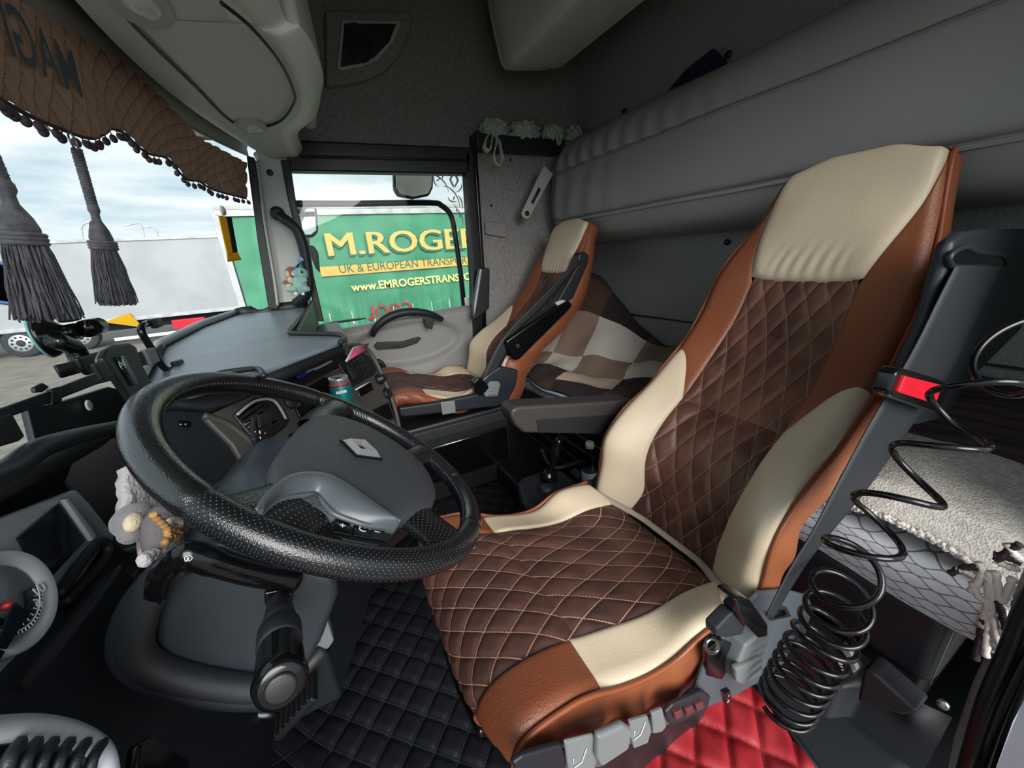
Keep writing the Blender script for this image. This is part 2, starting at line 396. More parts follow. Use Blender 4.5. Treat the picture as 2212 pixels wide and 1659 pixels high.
# green curtain trailer, face at y=11
YT = 11.0
tr = thing('curtain_trailer', 'green curtainside trailer with large yellow lettering parked outside the side window', 'trailer')
top = 1.23; bot = -1.55; x0, x1 = -1.62, 12.0
def curt(a, b):
    x = lerp(x0 + .1, x1, a); z = lerp(bot, top, b)
    y = YT + .015 * math.sin(x * 9 + z) * (.3 + 1.6 * (1 - b) ** 3) + .03 * noise.noise(Vector((x * 1.2, z * 2, 0))) + .05 * (1 - b) ** 6 * math.sin(x * 21)
    return (x, y, z)
MB().grid(curt, 300, 24).build('curtain', green_curt, tr)
pbox('body', ((x0 + x1) / 2, YT + 1.3, -.1), (x1 - x0 - .1, 2.3, 2.7), trailer_trim, tr)
pbox('roof_rail', ((x0 + x1) / 2, YT + .02, top + .07), (x1 - x0, .14, .13), trailer_trim, tr, .01)
pbox('roof_cover', ((x0 + x1) / 2, YT + 1.3, top + .19), (x1 - x0, 2.5, .1), M('roof_sheet', '#b5b5b0', .7, var=('#9a9a96', 2, .4, .6)), tr, .03)
pbox('side_rail', ((x0 + x1) / 2, YT + .02, bot - .06), (x1 - x0, .12, .12), trailer_trim, tr, .01)
pbox('corner_post', (x0, YT + .03, -.15), (.14, .16, 2.9), trailer_trim, tr, .01)
for i in range(14):
    xx = .2 + i * .55
    MB().tube([(xx, YT - .04, bot - .05), (xx, YT - .04, bot + .42)], .018, 6).box((xx, YT - .05, bot + .1), (.05, .03, .12)).build('curtain_strap', grey_plastic, tr)
yb = YT - .055
def onY(px, py, y=YT - .055): return at(px, py, 1, y)
b0, b1 = onY(690, 577), onY(694, 598)
MB().box(((b0.x + 9) / 2, yb + .01, (b0.z + b1.z) / 2), (9 - b0.x, .01, b0.z - b1.z)).build('yellow_band', yellow_band, tr, False)
c1 = onY(705, 556)
hgt = (onY(706, 503).z - onY(712, 552).z)
for dx, dz, mt, dy in ((0, 0, yellow_sign, -.012), (-.045, -.05, shade_sign, 0)):
    o_ = (onY(703, 553).x + dx, yb + dy, onY(760, 550).z + dz)
    for w_ in (0, .022, .044):
        text('M.ROGERS', hgt / .69, mt, tr, Vector(o_) + Vector((w_, w_ * .05, 0)), (1, 0, 0), (0, 0, 1), ext=.004, sx=1.27)
        text('E. ', hgt / .69, mt, tr, Vector(o_) + Vector((w_ - .03, w_ * .05, 0)), (1, 0, 0), (0, 0, 1), ext=.004, sx=1.3, align='RIGHT')
p = onY(733, 590); text('UK & EUROPEAN TRANSPORT', .30, shade_sign, tr, (p.x, yb - .004, p.z), (1, 0, 0), (0, 0, 1), ext=.002, sx=.91)
p = onY(761, 629); text('www.EMROGERSTRANSPORT.CO.UK', .29, pale_sign, tr, (p.x, yb - .01, p.z), (1, 0, 0), (0, 0, 1), ext=.002, off=.008, sx=.99)
p = onY(893, 678); text('COOL', .52, red_sign, tr, (p.x, yb - .01, p.z), (-1, 0, 0), (0, 0, 1), ext=.002, off=.004, sx=.85)
# white box trailer further off, face at y=20
YW = 20.0
wt = thing('box_trailer', 'white box trailer with dark wheels standing across the yard ahead', 'trailer')
wx1 = at(515, 615, 1, YW).x; wx0 = -17; wz1 = at(300, 513, 1, YW).z; wz0 = at(300, 690, 1, YW).z
pbox('body', ((wx0 + wx1) / 2, YW + 1.25, (wz1 + wz0) / 2), (wx1 - wx0, 2.5, wz1 - wz0), trailer_white, wt, .02)
pbox('roof_rail', ((wx0 + wx1) / 2, YW - .01, wz1 - .06), (wx1 - wx0, .06, .1), trailer_trim, wt, .01)
pbox('side_rail', ((wx0 + wx1) / 2, YW - .01, wz0 + .05), (wx1 - wx0, .06, .14), trailer_trim, wt, .01)
pbox('corner_post', (wx1, YW - .02, (wz1 + wz0) / 2), (.12, .1, wz1 - wz0), white_pl, wt, .01)
pbox('chassis', ((wx0 + wx1) / 2, YW + 1, wz0 - .22), (wx1 - wx0, .9, .3), navy_cloth, wt, .01)
pbox('chock_box', (at(410, 697, 1, YW - .05).x, YW, at(410, 697, 1, YW - .05).z), (1.1, .3, .34), red_gloss, wt, .02)
pbox('underrun_bar', (at(420, 712, 1, YW - .2).x, YW - .2, at(420, 712, 1, YW).z), (5, .08, .12), white_pl, wt, .01)
q = at(285, 693, 1, YW - .1); MB().prism([q + Vector((-.8, 0, .05)), q + Vector((.0, 0, .3)), q + Vector((.25, 0, -.3))], (0, .05, 0)).build('warning_flap', yellow_cloth, wt, False)
for k, (px, py) in enumerate(((40, 722), (165, 703), (-110, 735))):
    cw = at(px, py, 1, YW + .1); rr = .52; cz = gz + rr
    wh = MB().lathe([(.25, -.14), (rr - .05, -.15), (rr, -.1), (rr, .1), (rr - .05, .15), (.2, .15)], (cw.x, YW + .15, cz), (0, 1, 0), 28).build('wheel', tyre, wt)
    MB().lathe([(.05, -.16), (.3, -.165), (.31, -.15), (.31, .0), (.05, .0)], (cw.x, YW + .15, cz), (0, 1, 0), 24).build('wheel_rim', rim_m, wh)
    hb = MB().lathe([(.1, -.2), (.12, -.17), (.12, -.1)], (cw.x, YW + .15, cz), (0, 1, 0), 12)
    for a in range(10): hb.blob((cw.x + .22 * math.cos(a * .628), YW - .02, cz + .22 * math.sin(a * .628)), .035, 4)
    hb.build('hub', tyre, wh)
# round blue badge and letters at the left edge of the white trailer
q = at(6, 612, 1, YW - .03); MB().lathe([(.62, 0), (.62, -.01), (.74, -.01), (.74, 0)], q, (0, 1, 0), 30).build('badge_ring', blue_paint, wt)
text('3', .55, blue_paint, wt, (q.x - .6, YW - .04, q.z - .25), (1, 0, 0), (0, 0, 1), off=.02)
for k, l in enumerate(([(180, 530), (176, 496), (180, 485), (196, 480)], [(314, 530), (309, 496), (302, 483), (274, 486)], [(343, 530), (340, 502), (333, 493), (317, 490)])):
    lp = thing('street_lamp', ('slender grey street lamp with arm curving right, behind the nearer tassel', 'tall grey street lamp with the longest arm, left of the close pair', 'shorter grey street lamp on the right of the close pair')[k], 'street lamp')
    Y_ = 60 + 3 * k; p4 = [at(a, b, 1, Y_) for a, b in l]
    MB().tube([(p4[0].x, Y_, gz), tuple(p4[0]), tuple(p4[1])], .09, 6).build('post', grey_plastic, lp)
    ptube('arm', [tuple(p) for p in p4[1:]], .07, grey_plastic, lp, 6, 10)
    pbox('lamp_head', tuple(p4[3]), (.6, .25, .12), white_pl, lp, .03)
ct = thing('blue_container', 'blue shipping container far off, left of the side window', 'container')
q = at(675, 625, 1, 16); pbox('body', (q.x, 17.5, q.z - .2), (1.5, 3, 1.9), blue_paint, ct, .02)
pbox('end_frame', (q.x, 15.98, q.z + .8), (1.6, .1, .12), white_pl, ct, .01)

# ------------------------------------------------------------------ cab shell
def xw(y, z): return -(.14 + .21 * (1 - (y - 1.08) ** 2)) + .14 * (z - .45)
def onW(px, py, inset=.02):
    d = ray(px, py); lo, hi = .05, 4.0
    for _ in range(50):
        mid = (lo + hi) / 2; p = d * (mid / d.y)
        if p.x - inset > xw(p.y, p.z): lo = mid
        else: hi = mid
    return d * (lo / d.y)
fl = struct('floor')
MB().box((.5, 1.02, -1.13), (2.2, 2.1, .05)).build('floor_panel', rubber, fl, False)
wr = struct('wall_right')
def wallpoly(name, pts, y, th, mat, par, bevel=0): return MB().prism([(p[0], y, p[1]) for p in pts], (0, th, 0)).build(name, mat, par, bool(bevel), bevel)
wallpoly('upper_lining', [(-.42, .52), (1.62, .52), (1.62, 1.32), (-.42, 1.32)], 2.05, .05, headliner, wr)
wallpoly('side_lining', [(.885, -1.1), (1.62, -1.1), (1.62, .53), (.885, .53)], 2.04, .06, wall_fab, wr)
wb = struct('wall_back')
MB().box((1.58, 1.0, .08), (.06, 2.1, 2.5)).build('rear_lining', rear_fab, wb, False)
MB().box((1.545, 1.0, -.36), (.012, 2.06, .006)).build('lining_seam', black_plastic, wb, False)
for (px, py) in ((1572, 523), (1575, 118), (1350, 240)):
    q = at(px, py, 0, 1.545); MB().lathe([(.012, 0), (.012, -.008), (.005, -.012)], q, (1, 0, 0), 12).build('lining_button', black_plastic, wb)
cl = struct('ceiling'); MB().box((.6, 1.0, 1.34), (2.2, 2.2, .05)).build('ceiling_lining', headliner, cl, False)
wl = struct('wall_left')
for i, (a, b, c, d) in enumerate(((-.7, -.42, -1.1, 1.32), (1.05, 1.62, -1.1, 1.32), (-.42, 1.05, .75, 1.32))):
    MB().box(((a + b) / 2, -.14, (c + d) / 2), (b - a, .06, d - c)).build('wall_panel', headliner, wl, False)
wf = struct('wall_front')
MB().box((-.52, 1.0, -.75), (.06, 2.2, .9)).build('firewall', rubber, wf, False)
# roof/front lining above the windscreen
MB().grid(lambda a, b: Vector((lerp(xw(lerp(-.12, 2.1, b), .5) - .01, -.42 if a > .5 else xw(lerp(-.12, 2.1, b), .5) - .01, a), lerp(-.12, 2.1, b), lerp(.47, 1.32, a))), 4, 24).build('front_lining', headliner, wf, True, solid=.01)
# windscreen
ws = struct('window_1'); MB().grid(lambda a, b: Vector((xw(lerp(.0, 2.07, a), lerp(-.32, .5, b)) - .005, lerp(.0, 2.07, a), lerp(-.32, .5, b))), 40, 8).build('windscreen_pane', glass, ws)
# header strip just inside the top of the windscreen, grey trim then black gap
hd = struct('trim_1')
def hstrip(z0, z1, in0, in1, mat, nm):
    MB().grid(lambda a, b: Vector((xw(lerp(.0, 2.08, a), .45) + lerp(in0, in1, b), lerp(.0, 2.08, a), lerp(z0, z1, b))), 40, 2).build(nm, mat, hd, True, solid=.006)
hstrip(.475, .545, .0, .035, header_dark, 'header_trim'); hstrip(.545, .56, .035, .085, navy_cloth, 'header_gap')

# right A pillar
ap = struct('trim_2')
P = lambda l, y: [at(a, b, 1, y) for a, b in l]
MB().prism(P([(548, 345), (610, 345), (648, 470), (672, 660), (600, 664), (566, 480)], 2.0), (0, .1, 0)).build('pillar_cover', pale_plastic, ap, True, .012, 3)
MB().prism(P([(532, 335), (550, 340), (572, 500), (602, 668), (580, 668), (556, 520)], 1.97), (0, .05, 0)).build('windscreen_seal', rubber, ap, True, .004)
MB().tube(crv([at(556, 350, 1, 1.965), at(572, 480, 1, 1.965), at(592, 600, 1, 1.965), at(600, 660, 1, 1.965)], 16), .006, 8).build('seal_lip', grey_plastic, ap)
MB().prism(P([(606, 345), (626, 345), (640, 440), (672, 570), (700, 694), (684, 694), (655, 560), (622, 430)], 1.985), (0, .05, 0)).build('door_seal', rubber, ap, True, .004)
MB().lathe([(.012, 0), (.012, -.004), (.006, -.005)], at(583, 373, 1, 1.995), (0, 1, 0), 12).build('pillar_cap', black_plastic, ap)
# window frame and passenger door
dr = struct('door_1')
YD = 2.03
MB().prism(P([(600, 300), (1024, 318), (1026, 376), (622, 368)], 2.0), (0, .07, 0)).build('frame_top', rubber, dr, True, .008)
MB().tube([at(650, 338, 1, 1.995), at(1015, 346, 1, 1.995)], .006, 6).build('frame_lip', dark_plastic, dr)
MB().prism(P([(1005, 330), (1022, 330), (1042, 600), (1044, 760), (1026, 760), (1022, 600)], 2.0), (0, .07, 0)).build('frame_rear', rubber, dr, True, .005)
MB().prism(P([(1022, 316), (1031, 316), (1050, 620), (1052, 760), (1044, 760), (1042, 600)], 1.99), (0, .07, 0)).build('pillar_edge', gloss_black, dr, True, .006)
# frame bottom + panel as a relief
xs0, xs1 = -.06, .95
def doory(x, z):
    y = YD
    e = ((x - .40) / .30) ** 2 + ((z + .42) / .12) ** 2
    y += .03 * (1 - sstep(.75, 1.05, e))
    y -= .05 * sstep(-.50, -.72, z) * sstep(-.1, .5, x)
    return y
def dtop(x): return -.262 - .035 * (1 - sstep(0, .8, x))
def dfn(a, b):
    x = lerp(xs0, xs1, a); z = lerp(-1.1, dtop(x), b); return Vector((x, doory(x, z) + .03 * sstep(.97, 1, b), z))
MB().grid(dfn, 60, 60).build('door_panel', door_plastic, dr, True)
MB().grid(lambda a, b: Vector((lerp(xs0, xs1, a), lerp(2.055, 2.12, b), dtop(lerp(xs0, xs1, a)) - .002)), 12, 2).build('door_sill', door_plastic, dr)
sill = at(748, 693, 1, 2.05); MB().blob((sill.x, 2.05, sill.z), (.10, .02, .006), 8).build('sill_vent', black_plastic, dr)
hp = [at(805, 724, 1, 1.99), at(812, 708, 1, 1.965), at(840, 685, 1, 1.955), at(880, 674, 1, 1.955), at(925, 677, 1, 1.96), at(955, 690, 1, 1.985)]
ptube('grab_handle', hp, [.014 + .008 * math.sin(math.pi * i / 24) for i in range(25)], navy_plastic, dr, 12, 24)
plate('handle_foot', [(918, 690), (938, 690), (934, 712), (922, 708)], 1, 1.985, .05, black_plastic, dr)
sw = plate('window_switch', [(808, 748), (815, 740), (870, 738), (905, 728), (911, 731), (900, 742), (870, 752), (815, 756)], 1, 2.04, .02, black_plastic, dr, .003)
for k in (0, 1): MB().box(at(850 + k * 9, 747, 1, 2.036), (.018, .008, .01)).build('switch_key', dark_plastic, sw, True, .002)
ptube('inner_latch', [at(806, 790, 1, 2.02), at(820, 780, 1, 2.01), at(832, 800, 1, 2.01), at(828, 822, 1, 2.02)], .012, black_plastic, dr, 8, 10)
w2 = struct('window_2')
MB().prism(P([(622, 366), (1012, 370), (1028, 668), (700, 700)], 2.09), (0, .004, 0)).build('window_pane', glass, w2, False)
bar = ptube('guard_bar', [at(636, 440, 1, 2.13), at(760, 440, 1, 2.13), at(925, 438, 1, 2.13), at(955, 445, 1, 2.13), at(975, 468, 1, 2.13), at(985, 520, 1, 2.13), at(996, 600, 1, 2.13), at(1003, 668, 1, 2.13)], .015, gloss_black, w2, 10, 60)
# grey window sticker: thorny vine and a lozenge outline
st = tag(bpy.data.objects.new('window_sticker', None), 'grey thorny vine and lozenge decal on the side window corner', 'sticker'); COL.objects.link(st)
def zs(l): return [at(840 + a * .0904, 360 + b * .0904, 1, 2.086) for a, b in l]
VN = [[(880, 170), (1060, 190), (1220, 270), (1330, 380), (1400, 500), (1425, 600)], [(1300, 465), (1420, 490), (1530, 580), (1620, 700), (1680, 860), (1695, 1010)], [(1745, 400), (1730, 500), (1680, 570), (1580, 625)], [(1410, 720), (1450, 800), (1540, 840), (1640, 820)], [(1650, 680), (1710, 760), (1750, 880), (1765, 1050)], [(1550, 880), (1620, 1000), (1700, 1110), (1750, 1220), (1765, 1330), (1735, 1470)], [(1345, 150), (1290, 220), (1275, 310)], [(1085, 200), (1075, 320), (1110, 420), (1190, 495)], [(1130, 340), (1190, 310), (1210, 260)], [(1540, 800), (1555, 740), (1590, 690)], [(1620, 1010), (1620, 1090)], [(1690, 1100), (1695, 1240)]]
for c in VN:
    P_ = crv([tuple(p) for p in zs(c)], 16); MB().tube(P_, [max(.0008, .0035 * math.sin(math.pi * min(i + 1.2, 16) / 17)) for i in range(17)], 6).build('vine_stroke', sticker_m, st)
for c in ([(1515, 165), (1440, 310), (1530, 490), (1580, 490), (1490, 310), (1535, 210)], [(1555, 165), (1600, 165), (1678, 325), (1590, 500), (1575, 445), (1625, 325)]):
    MB().prism(zs(c), (0, .001, 0)).build('lozenge_half', sticker_m, st, False)
lb = tag(plate('glass_label', [(1003, 643), (1022, 641), (1024, 658), (1005, 660)], 1, 2.084, .001, white_pl, None, 0, False), 'small white data label at the rear lower corner of the side window', 'label')
# outside mirrors
mr_n = Vector((0, -.50, -.86)); mr_p = at(893, 398, 1, 2.30)
mr = thing('kerb_mirror', 'wide convex kerb mirror hanging over the side window top', 'mirror')
plate('mirror_housing', [(850, 366), (938, 366), (936, 405), (928, 422), (893, 429), (860, 423), (851, 408)], 1, 2.42, .05, black_plastic, mr, .012)
MB().prism([hitp(a, b, mr_p, mr_n) for a, b in ((855, 368), (934, 368), (932, 403), (925, 418), (893, 425), (864, 419), (856, 405))], mr_n * -.004).build('mirror_face', mirror_m, mr, False)
MB().tube([tuple(at(893, 372, 1, 2.36)), (at(893, 350, 1, 2.2).x, 2.2, .56), (at(893, 350, 1, 2.2).x, 2.10, .56)], .014, 8).build('mirror_arm', black_plastic, mr)
pass
m2 = thing('door_mirror', 'tall outside mirror just behind the right windscreen pillar', 'mirror')
plate('mirror_housing', [(638, 446), (684, 448), (688, 500), (676, 512), (640, 512)], 1, 2.33, .08, black_plastic, m2, .012)
plate('mirror_face', [(640, 449), (680, 450), (684, 498), (672, 508), (640, 509)], 1, 2.315, .014, mirror_m, m2, .004)
m3 = thing('lower_mirror', 'black lower wide angle mirror head below the tall outside mirror', 'mirror')
plate('mirror_housing', [(664, 530), (678, 530), (688, 545), (692, 590), (682, 580), (668, 545)], 1, 2.33, .08, black_plastic, m3, .01)
plate('mirror_neck', [(655, 510), (668, 510), (670, 535), (660, 540)], 1, 2.35, .03, grey_plastic, m3, .004)
ptube('mirror_arm', [at(662, 520, 1, 2.36), at(648, 545, 1, 2.25), at(640, 560, 1, 2.09)], .012, black_plastic, m3, 8, 8)
ptube('mirror_arm', [at(645, 470, 1, 2.36), at(636, 470, 1, 2.22), at(630, 470, 1, 2.09)], .012, black_plastic, m2, 8, 8)
# grab rail on the A pillar
gr = thing('grab_rail', 'black bent grab rail bolted to the right windscreen pillar', 'grab rail')
ptube('rail', [at(600, 463, 1, 1.965), at(616, 474, 1, 1.93), at(640, 494, 1, 1.915), at(655, 530, 1, 1.91), at(664, 580, 1, 1.91), at(668, 618, 1, 1.915), at(658, 640, 1, 1.925), at(640, 655, 1, 1.96)], .021, navy_plastic, gr, 14, 40)
MB().lathe([(.026, 0), (.028, -.015), (.02, -.03), (.008, -.03)], at(600, 462, 1, 1.965), (0, 1, 0), 20).build('rail_foot', navy_plastic, gr)
MB().lathe([(.008, 0), (.008, -.006)], at(600, 462, 1, 1.932), (0, 1, 0), 6).build('bolt', black_plastic, gr)

# ------------------------------------------------------------------ overhead console
oc = thing('overhead_console', 'pale grey moulded overhead shelf bulging above the windscreen', 'overhead console')
zc = .45
inner = [(477, 0), (553, 59), (618, 130), (648, 202), (645, 247), (612, 280), (612, 300), (634, 350)]
outer = [(602, 0), (651, 59), (680, 107), (698, 163), (693, 208), (680, 254), (645, 286), (650, 312), (666, 347)]
I = [at(a, b, 2, zc) for a, b in inner]; O = [at(a, b, 2, zc + .035) for a, b in outer]
def mirror_ext(P):
    o0 = P[0]; return [Vector((P[3 - k].x if k < 4 else 0, 2 * .62 - P[3 - k].y, P[0].z)) for k in range(4)] 
Ic = [Vector((-.04, -.05, zc)), Vector((.0, .3, zc))] + I; Oc = [Vector((-.02, -.05, zc + .035)), Vector((.05, .4, zc + .035))] + O
IC = [Vector(p) for p in crv([tuple(p) for p in Ic], 90)]; OCv = [Vector(p) for p in crv([tuple(p) for p in Oc], 90)]
def rim(a, b):
    i = a * 90; p, q = IC[int(round(i))], OCv[int(round(i))]
    r = lerp(p, q, b); r.z = lerp(p.z, q.z, b) - .012 * math.sin(math.pi * b); return r
MB().grid(rim, 90, 8).build('rim_band', M('rim_pale', '#e2e5df', .45), oc)
MB().grid(lambda a, b: OCv[int(round(a * 90))] + Vector((-.03 * b * b, 0, .42 * b)), 90, 6).build('side_skin', grey_plastic, oc)
def front(t): y = lerp(-.05, 2.09, t); return Vector((xw(y, .45) + .085, y, zc + .0))
seamp = [at(a, b, 2, zc) for a, b in ((232, 0), (330, 97), (420, 185), (505, 268), (548, 300), (562, 352))]
def frt(a, b):
    p = IC[int(round(a * 90))]; y = p.y; f = Vector((xw(y, .45) + .085, y, zc)); r = lerp(f, p, b)
    r.z += .012 * math.sin(math.pi * b) * -1 + (.02 * (1 - b) ** 6); return r
MB().grid(frt, 90, 14).build('shelf_underside', pale_plastic, oc)
# oval hatch edge and seam as a fine groove bead
hatch = [(236, 0), (330, 97), (420, 185), (500, 262), (560, 274), (605, 262), (634, 225), (634, 195), (605, 135), (545, 62), (478, 6)]
ptube('hatch_seam', [at(a, b, 2, zc - .012) for a, b in hatch], .0035, black_plastic, oc, 6, 70)
pbox('end_cap', (.0, 2.03, zc + .0), (.2, .06, .05), pale_plastic, oc, .015)
ec = plate('end_foot', [(545, 330), (612, 300), (634, 350), (664, 345), (668, 352), (650, 366), (600, 372), (562, 362)], 1, 2.02, .05, pale_plastic, oc, .01)
plate('foot_port', [(578, 357), (592, 354), (612, 356), (610, 364), (590, 366)], 1, 2.015, .01, black_plastic, ec, .003)
pbox('map_pocket', (.115, 1.6, .62), (.05, .5, .22), grey_plastic, oc, .02)
for (px, py, s, d) in ((542, 272, 1., 'rear'), (296, 4, 1.05, 'front')):
    c = at(px, py, 2, zc - .012); lm = thing('reading_lamp', ('oval reading lamp at the narrow end of the overhead shelf', 'oval reading lamp cut by the top picture edge')[d == 'front'], 'lamp')
    MB().blob(c, (.045 * s, .075 * s, .016), 12).build('lamp_bezel', grey_plastic, lm); MB().blob(c + Vector((.008, -.015, -.012)), (.024, .034, .01), 10).build('lamp_lens', lens_m, lm)
# speaker panel on the upper lining
sp = thing('roof_speaker', 'dark triangular speaker panel high on the side lining', 'speaker')
def rp(l, y, th, nm, mat, par, bv=.006): return MB().prism([at(a, b, 1, y) for a, b in l], (0, th, 0)).build(nm, mat, par, True, bv, 3)
rp([(702, 20), (880, 24), (895, 32), (885, 70), (862, 120), (830, 155), (780, 176), (704, 188)], 2.02, .04, 'speaker_panel', headliner, sp, .012)
rp([(738, 42), (862, 44), (868, 50), (850, 90), (815, 130), (780, 145), (735, 152), (728, 146)], 2.010, .02, 'speaker_frame', grey_plastic, sp, .004)
rp([(744, 50), (856, 51), (842, 88), (808, 124), (776, 137), (736, 144)], 2.006, .02, 'grille', black_plastic, sp, .002)
c = at(775, 93, 1, 2.004); gl = MB()
for k in range(7): gl.tube([c + Vector((math.cos(a / 24 * 2 * math.pi) * .0075 * (k + 1), 0, math.sin(a / 24 * 2 * math.pi) * .0095 * (k + 1))) for a in range(24)], .003, 6, True)
gl.build('cone_rings', dark_plastic, sp)
# rear roof locker
rl = thing('roof_locker', 'grey moulded roof locker above the folded upper bunk', 'locker')
prof = [(.90, 1.3), (.905, 1.1), (.925, .97), (.955, .84), (.972, .805), (1.0, .79), (1.12, .80), (1.22, .815), (1.26, .83), (1.33, .93), (1.40, 1.1), (1.45, 1.3)]
MB().grid(lambda a, b: (lambda p: Vector((lerp(1.15, p[0], 1 - .12 * sstep(.93, 1, b) ** 2), lerp(-.05, 1.86, b), lerp(1.1, p[1], 1 - .1 * sstep(.94, 1, b) ** 2))))(ev(prof, a)), 60, 40).build('locker_shell', pale_plastic, rl)
MB().prism([(lerp(1.15, p[0], .88), 1.86, lerp(1.1, p[1], .9)) for p in crv(prof, 40)], (0, .02, 0)).build('locker_end', pale_plastic, rl, True)

# ------------------------------------------------------------------ upper bunk, folded against the rear wall
ub = thing('upper_bunk', 'grey vinyl upper bunk folded up along the rear wall', 'bunk')
bp_ = [(1.53, .612), (1.47, .592), (1.40, .566), (1.337, .530), (1.295, .472), (1.283, .41), (1.297, .40), (1.278, .383), (1.265, .288), (1.267, .18), (1.283, .158), (1.278, .147), (1.305, .08), (1.36, .048), (1.44, .037), (1.53, .032)]
def bunk(a, b):
    x, z = ev(bp_, a); y = lerp(-.08, 1.97, b); e = sstep(.93, 1, b)
    cx_, cz_ = 1.43, .34; k = 1 - .25 * e ** 2; x = lerp(cx_, x, k); z = lerp(cz_, z, k)
    wr_ = .007 * sstep(.35, .95, b) * (math.sin(y * 62 + 2 * math.sin(z * 9)) * math.exp(-((a - .33) / .08) ** 2)) + .004 * sstep(.6, .95, b) * math.sin(y * 40 + z * 6) * math.exp(-((a - .55) / .1) ** 2)
    wr_ += .006 * noise.noise(Vector((x * 6, y * 3, z * 6)))
    return Vector((x - wr_, y, z + wr_ * .4))
MB().grid(bunk, 90, 260).build('bunk_cushion', vinyl, ub)
MB().prism([bunk(i / 40, 1) for i in range(41)], (0, .01, 0)).build('cushion_end', vinyl, ub)
for t, nm in ((.402, 'upper_piping'), (.735, 'lower_piping')):
    MB().tube([bunk(t, j / 120) + Vector((-.003, 0, 0)) for j in range(119)], .0032, 6).build(nm, vinyl, ub)
br = thing('bunk_bracket', 'grey slotted folding arm hanging from the upper bunk end', 'bracket')
y_ = 1.9
a0, a1 = at(1138, 461, 1, y_), at(1186, 366, 1, y_); d = (a1 - a0).normalized(); s_ = Vector((d.z, 0, -d.x))
pts = [a0 + s_ * .027 * math.cos(t) - d * .027 * math.sin(t) for t in [math.pi * i / 10 for i in range(11)]]
MB().prism(pts + [a1 - s_ * .035, a1 + s_ * .035], (0, .02, 0)).build('arm', grey_plastic, br, True, .005)
MB().prism([a0 + d * .06 + s_ * .008, a0 + d * .06 - s_ * .008, a0 + d * .15 - s_ * .008, a0 + d * .15 + s_ * .008], (0, -.003, 0)).build('slot', dark_plastic, br)
MB().lathe([(.013, 0), (.013, -.006), (.006, -.006)], a0, (0, 1, 0), 14).build('pivot', black_plastic, br)
fl_ = tag(MB().prism([at(a, b, 0, 1.5) for a, b in ((1432, 208), (1480, 150), (1538, 104), (1566, 134), (1500, 190))], (.02, 0, 0)).build('black_cloth', navy_cloth, None, True, .004), 'black cloth corner sticking up behind the upper bunk', 'cloth')
tray = thing('wall_shelf', 'black tray shelf on the side lining behind the door', 'shelf')
s0, s1 = at(1026, 300, 1, 1.96), at(1235, 300, 1, 1.96)
pbox('tray_front', ((.87 + 1.36) / 2, 1.95, .545), (.50, .02, .06), black_plastic, tray, .004)
pbox('tray_floor', ((.87 + 1.36) / 2, 1.995, .52), (.50, .09, .01), black_plastic, tray, .002)
pbox('tray_end', (.868, 1.985, .548), (.02, .1, .075), black_plastic, tray, .006)
# tied bags stuffed on the shelf
def bag(cx_, w, label, loops, knotpx):
    b = thing('plastic_bag', label, 'bag', None)
    c = at(cx_, 276, 1, 1.99); c.y = 1.99
    mb = MB().blob((c.x, 1.975, .605), (w, .05, .045), 26, nz=.45, f=4.0); mb.build('bag_body', bag_m, b)
    kp = at(knotpx[0], knotpx[1], 1, 1.93); MB().blob(kp, (.014, .012, .012), 8, nz=.4).build('knot', bag_m, b)
    for (l) in loops:
        pts = [at(x, y, 1, 1.925 - .01 * math.sin(i)) for i, (x, y) in enumerate(l)]
        n = 30; c_ = crv([tuple(kp)] + [tuple(p) for p in pts] + [tuple(kp)], n)
        MB().tube(c_, [.005 + .012 * math.sin(math.pi * i / n) * (1 + .3 * math.sin(i * 1.3)) for i in range(n + 1)], 8, flat=.25).build('handle', bag_m, b)
bag(1064, .075, 'knotted pale plastic bag with two long loops, nearest the door on the shelf', [[(1052, 296), (1046, 318), (1056, 327), (1061, 310)], [(1072, 305), (1066, 340), (1075, 358), (1083, 345), (1079, 310)]], (1065, 284))
bag(1130, .085, 'crumpled pale plastic bag lying flat in the middle of the shelf', [], (1145, 280))
bag(1190, .06, 'pale plastic bag with one short handle over the shelf edge', [[(1200, 290), (1206, 312), (1210, 305), (1205, 284)]], (1192, 280))
bag(1233, .045, 'twisted pale plastic bag at the bunk end of the shelf', [[(1240, 285), (1250, 296), (1256, 288), (1246, 275)]], (1236, 276))
plate('wall_cover', [(1048, 478), (1094, 480), (1095, 512), (1088, 513), (1050, 506)], 1, 2.02, .02, wall_fab, wr, .008)
for (px, py) in ((1102, 345), (1061, 444)): MB().lathe([(.007, 0), (.007, -.003)], at(px, py, 1, 2.038), (0, 1, 0), 10).build('screw_hole', black_plastic, wr)

# ------------------------------------------------------------------ valance with pompoms
va = thing('windscreen_valance', 'brown button-quilted valance with scalloped pompom edge along the windscreen top', 'valance')
tp = [(-110, -95), (-30, -45), (60, 18), (150, 66), (270, 140), (340, 205), (420, 290), (470, 320), (530, 352)]
bt = [(-90, 160), (0, 214), (60, 248), (110, 270), (190, 298), (225, 288), (240, 278), (268, 288), (300, 318), (325, 333), (362, 343), (400, 385), (430, 392), (462, 410), (531, 429)]
def vfn(a, b):
    t = ev(tp, a); q = ev(bt, a ** 1.0); px, py = lerp(t[0], q[0], b), lerp(t[1], q[1], b)
    return px, py
VS = {}
def vsurf(a, b):
    px, py = vfn(a, b); p = onW(px, py, .03)
    u, v = a * 1.5, b * .2
    s1 = abs((u * 15 + v * 12) % 1 - .5) * 2; s2 = abs((u * 15 - v * 12) % 1 - .5) * 2
    h = (1 - s1 ** 4) * (1 - s2 ** 4)
    return p + Vector((.007 * h, -.004 * h, 0))
def vuv(a, b): return (a * 1.5, b * .2)
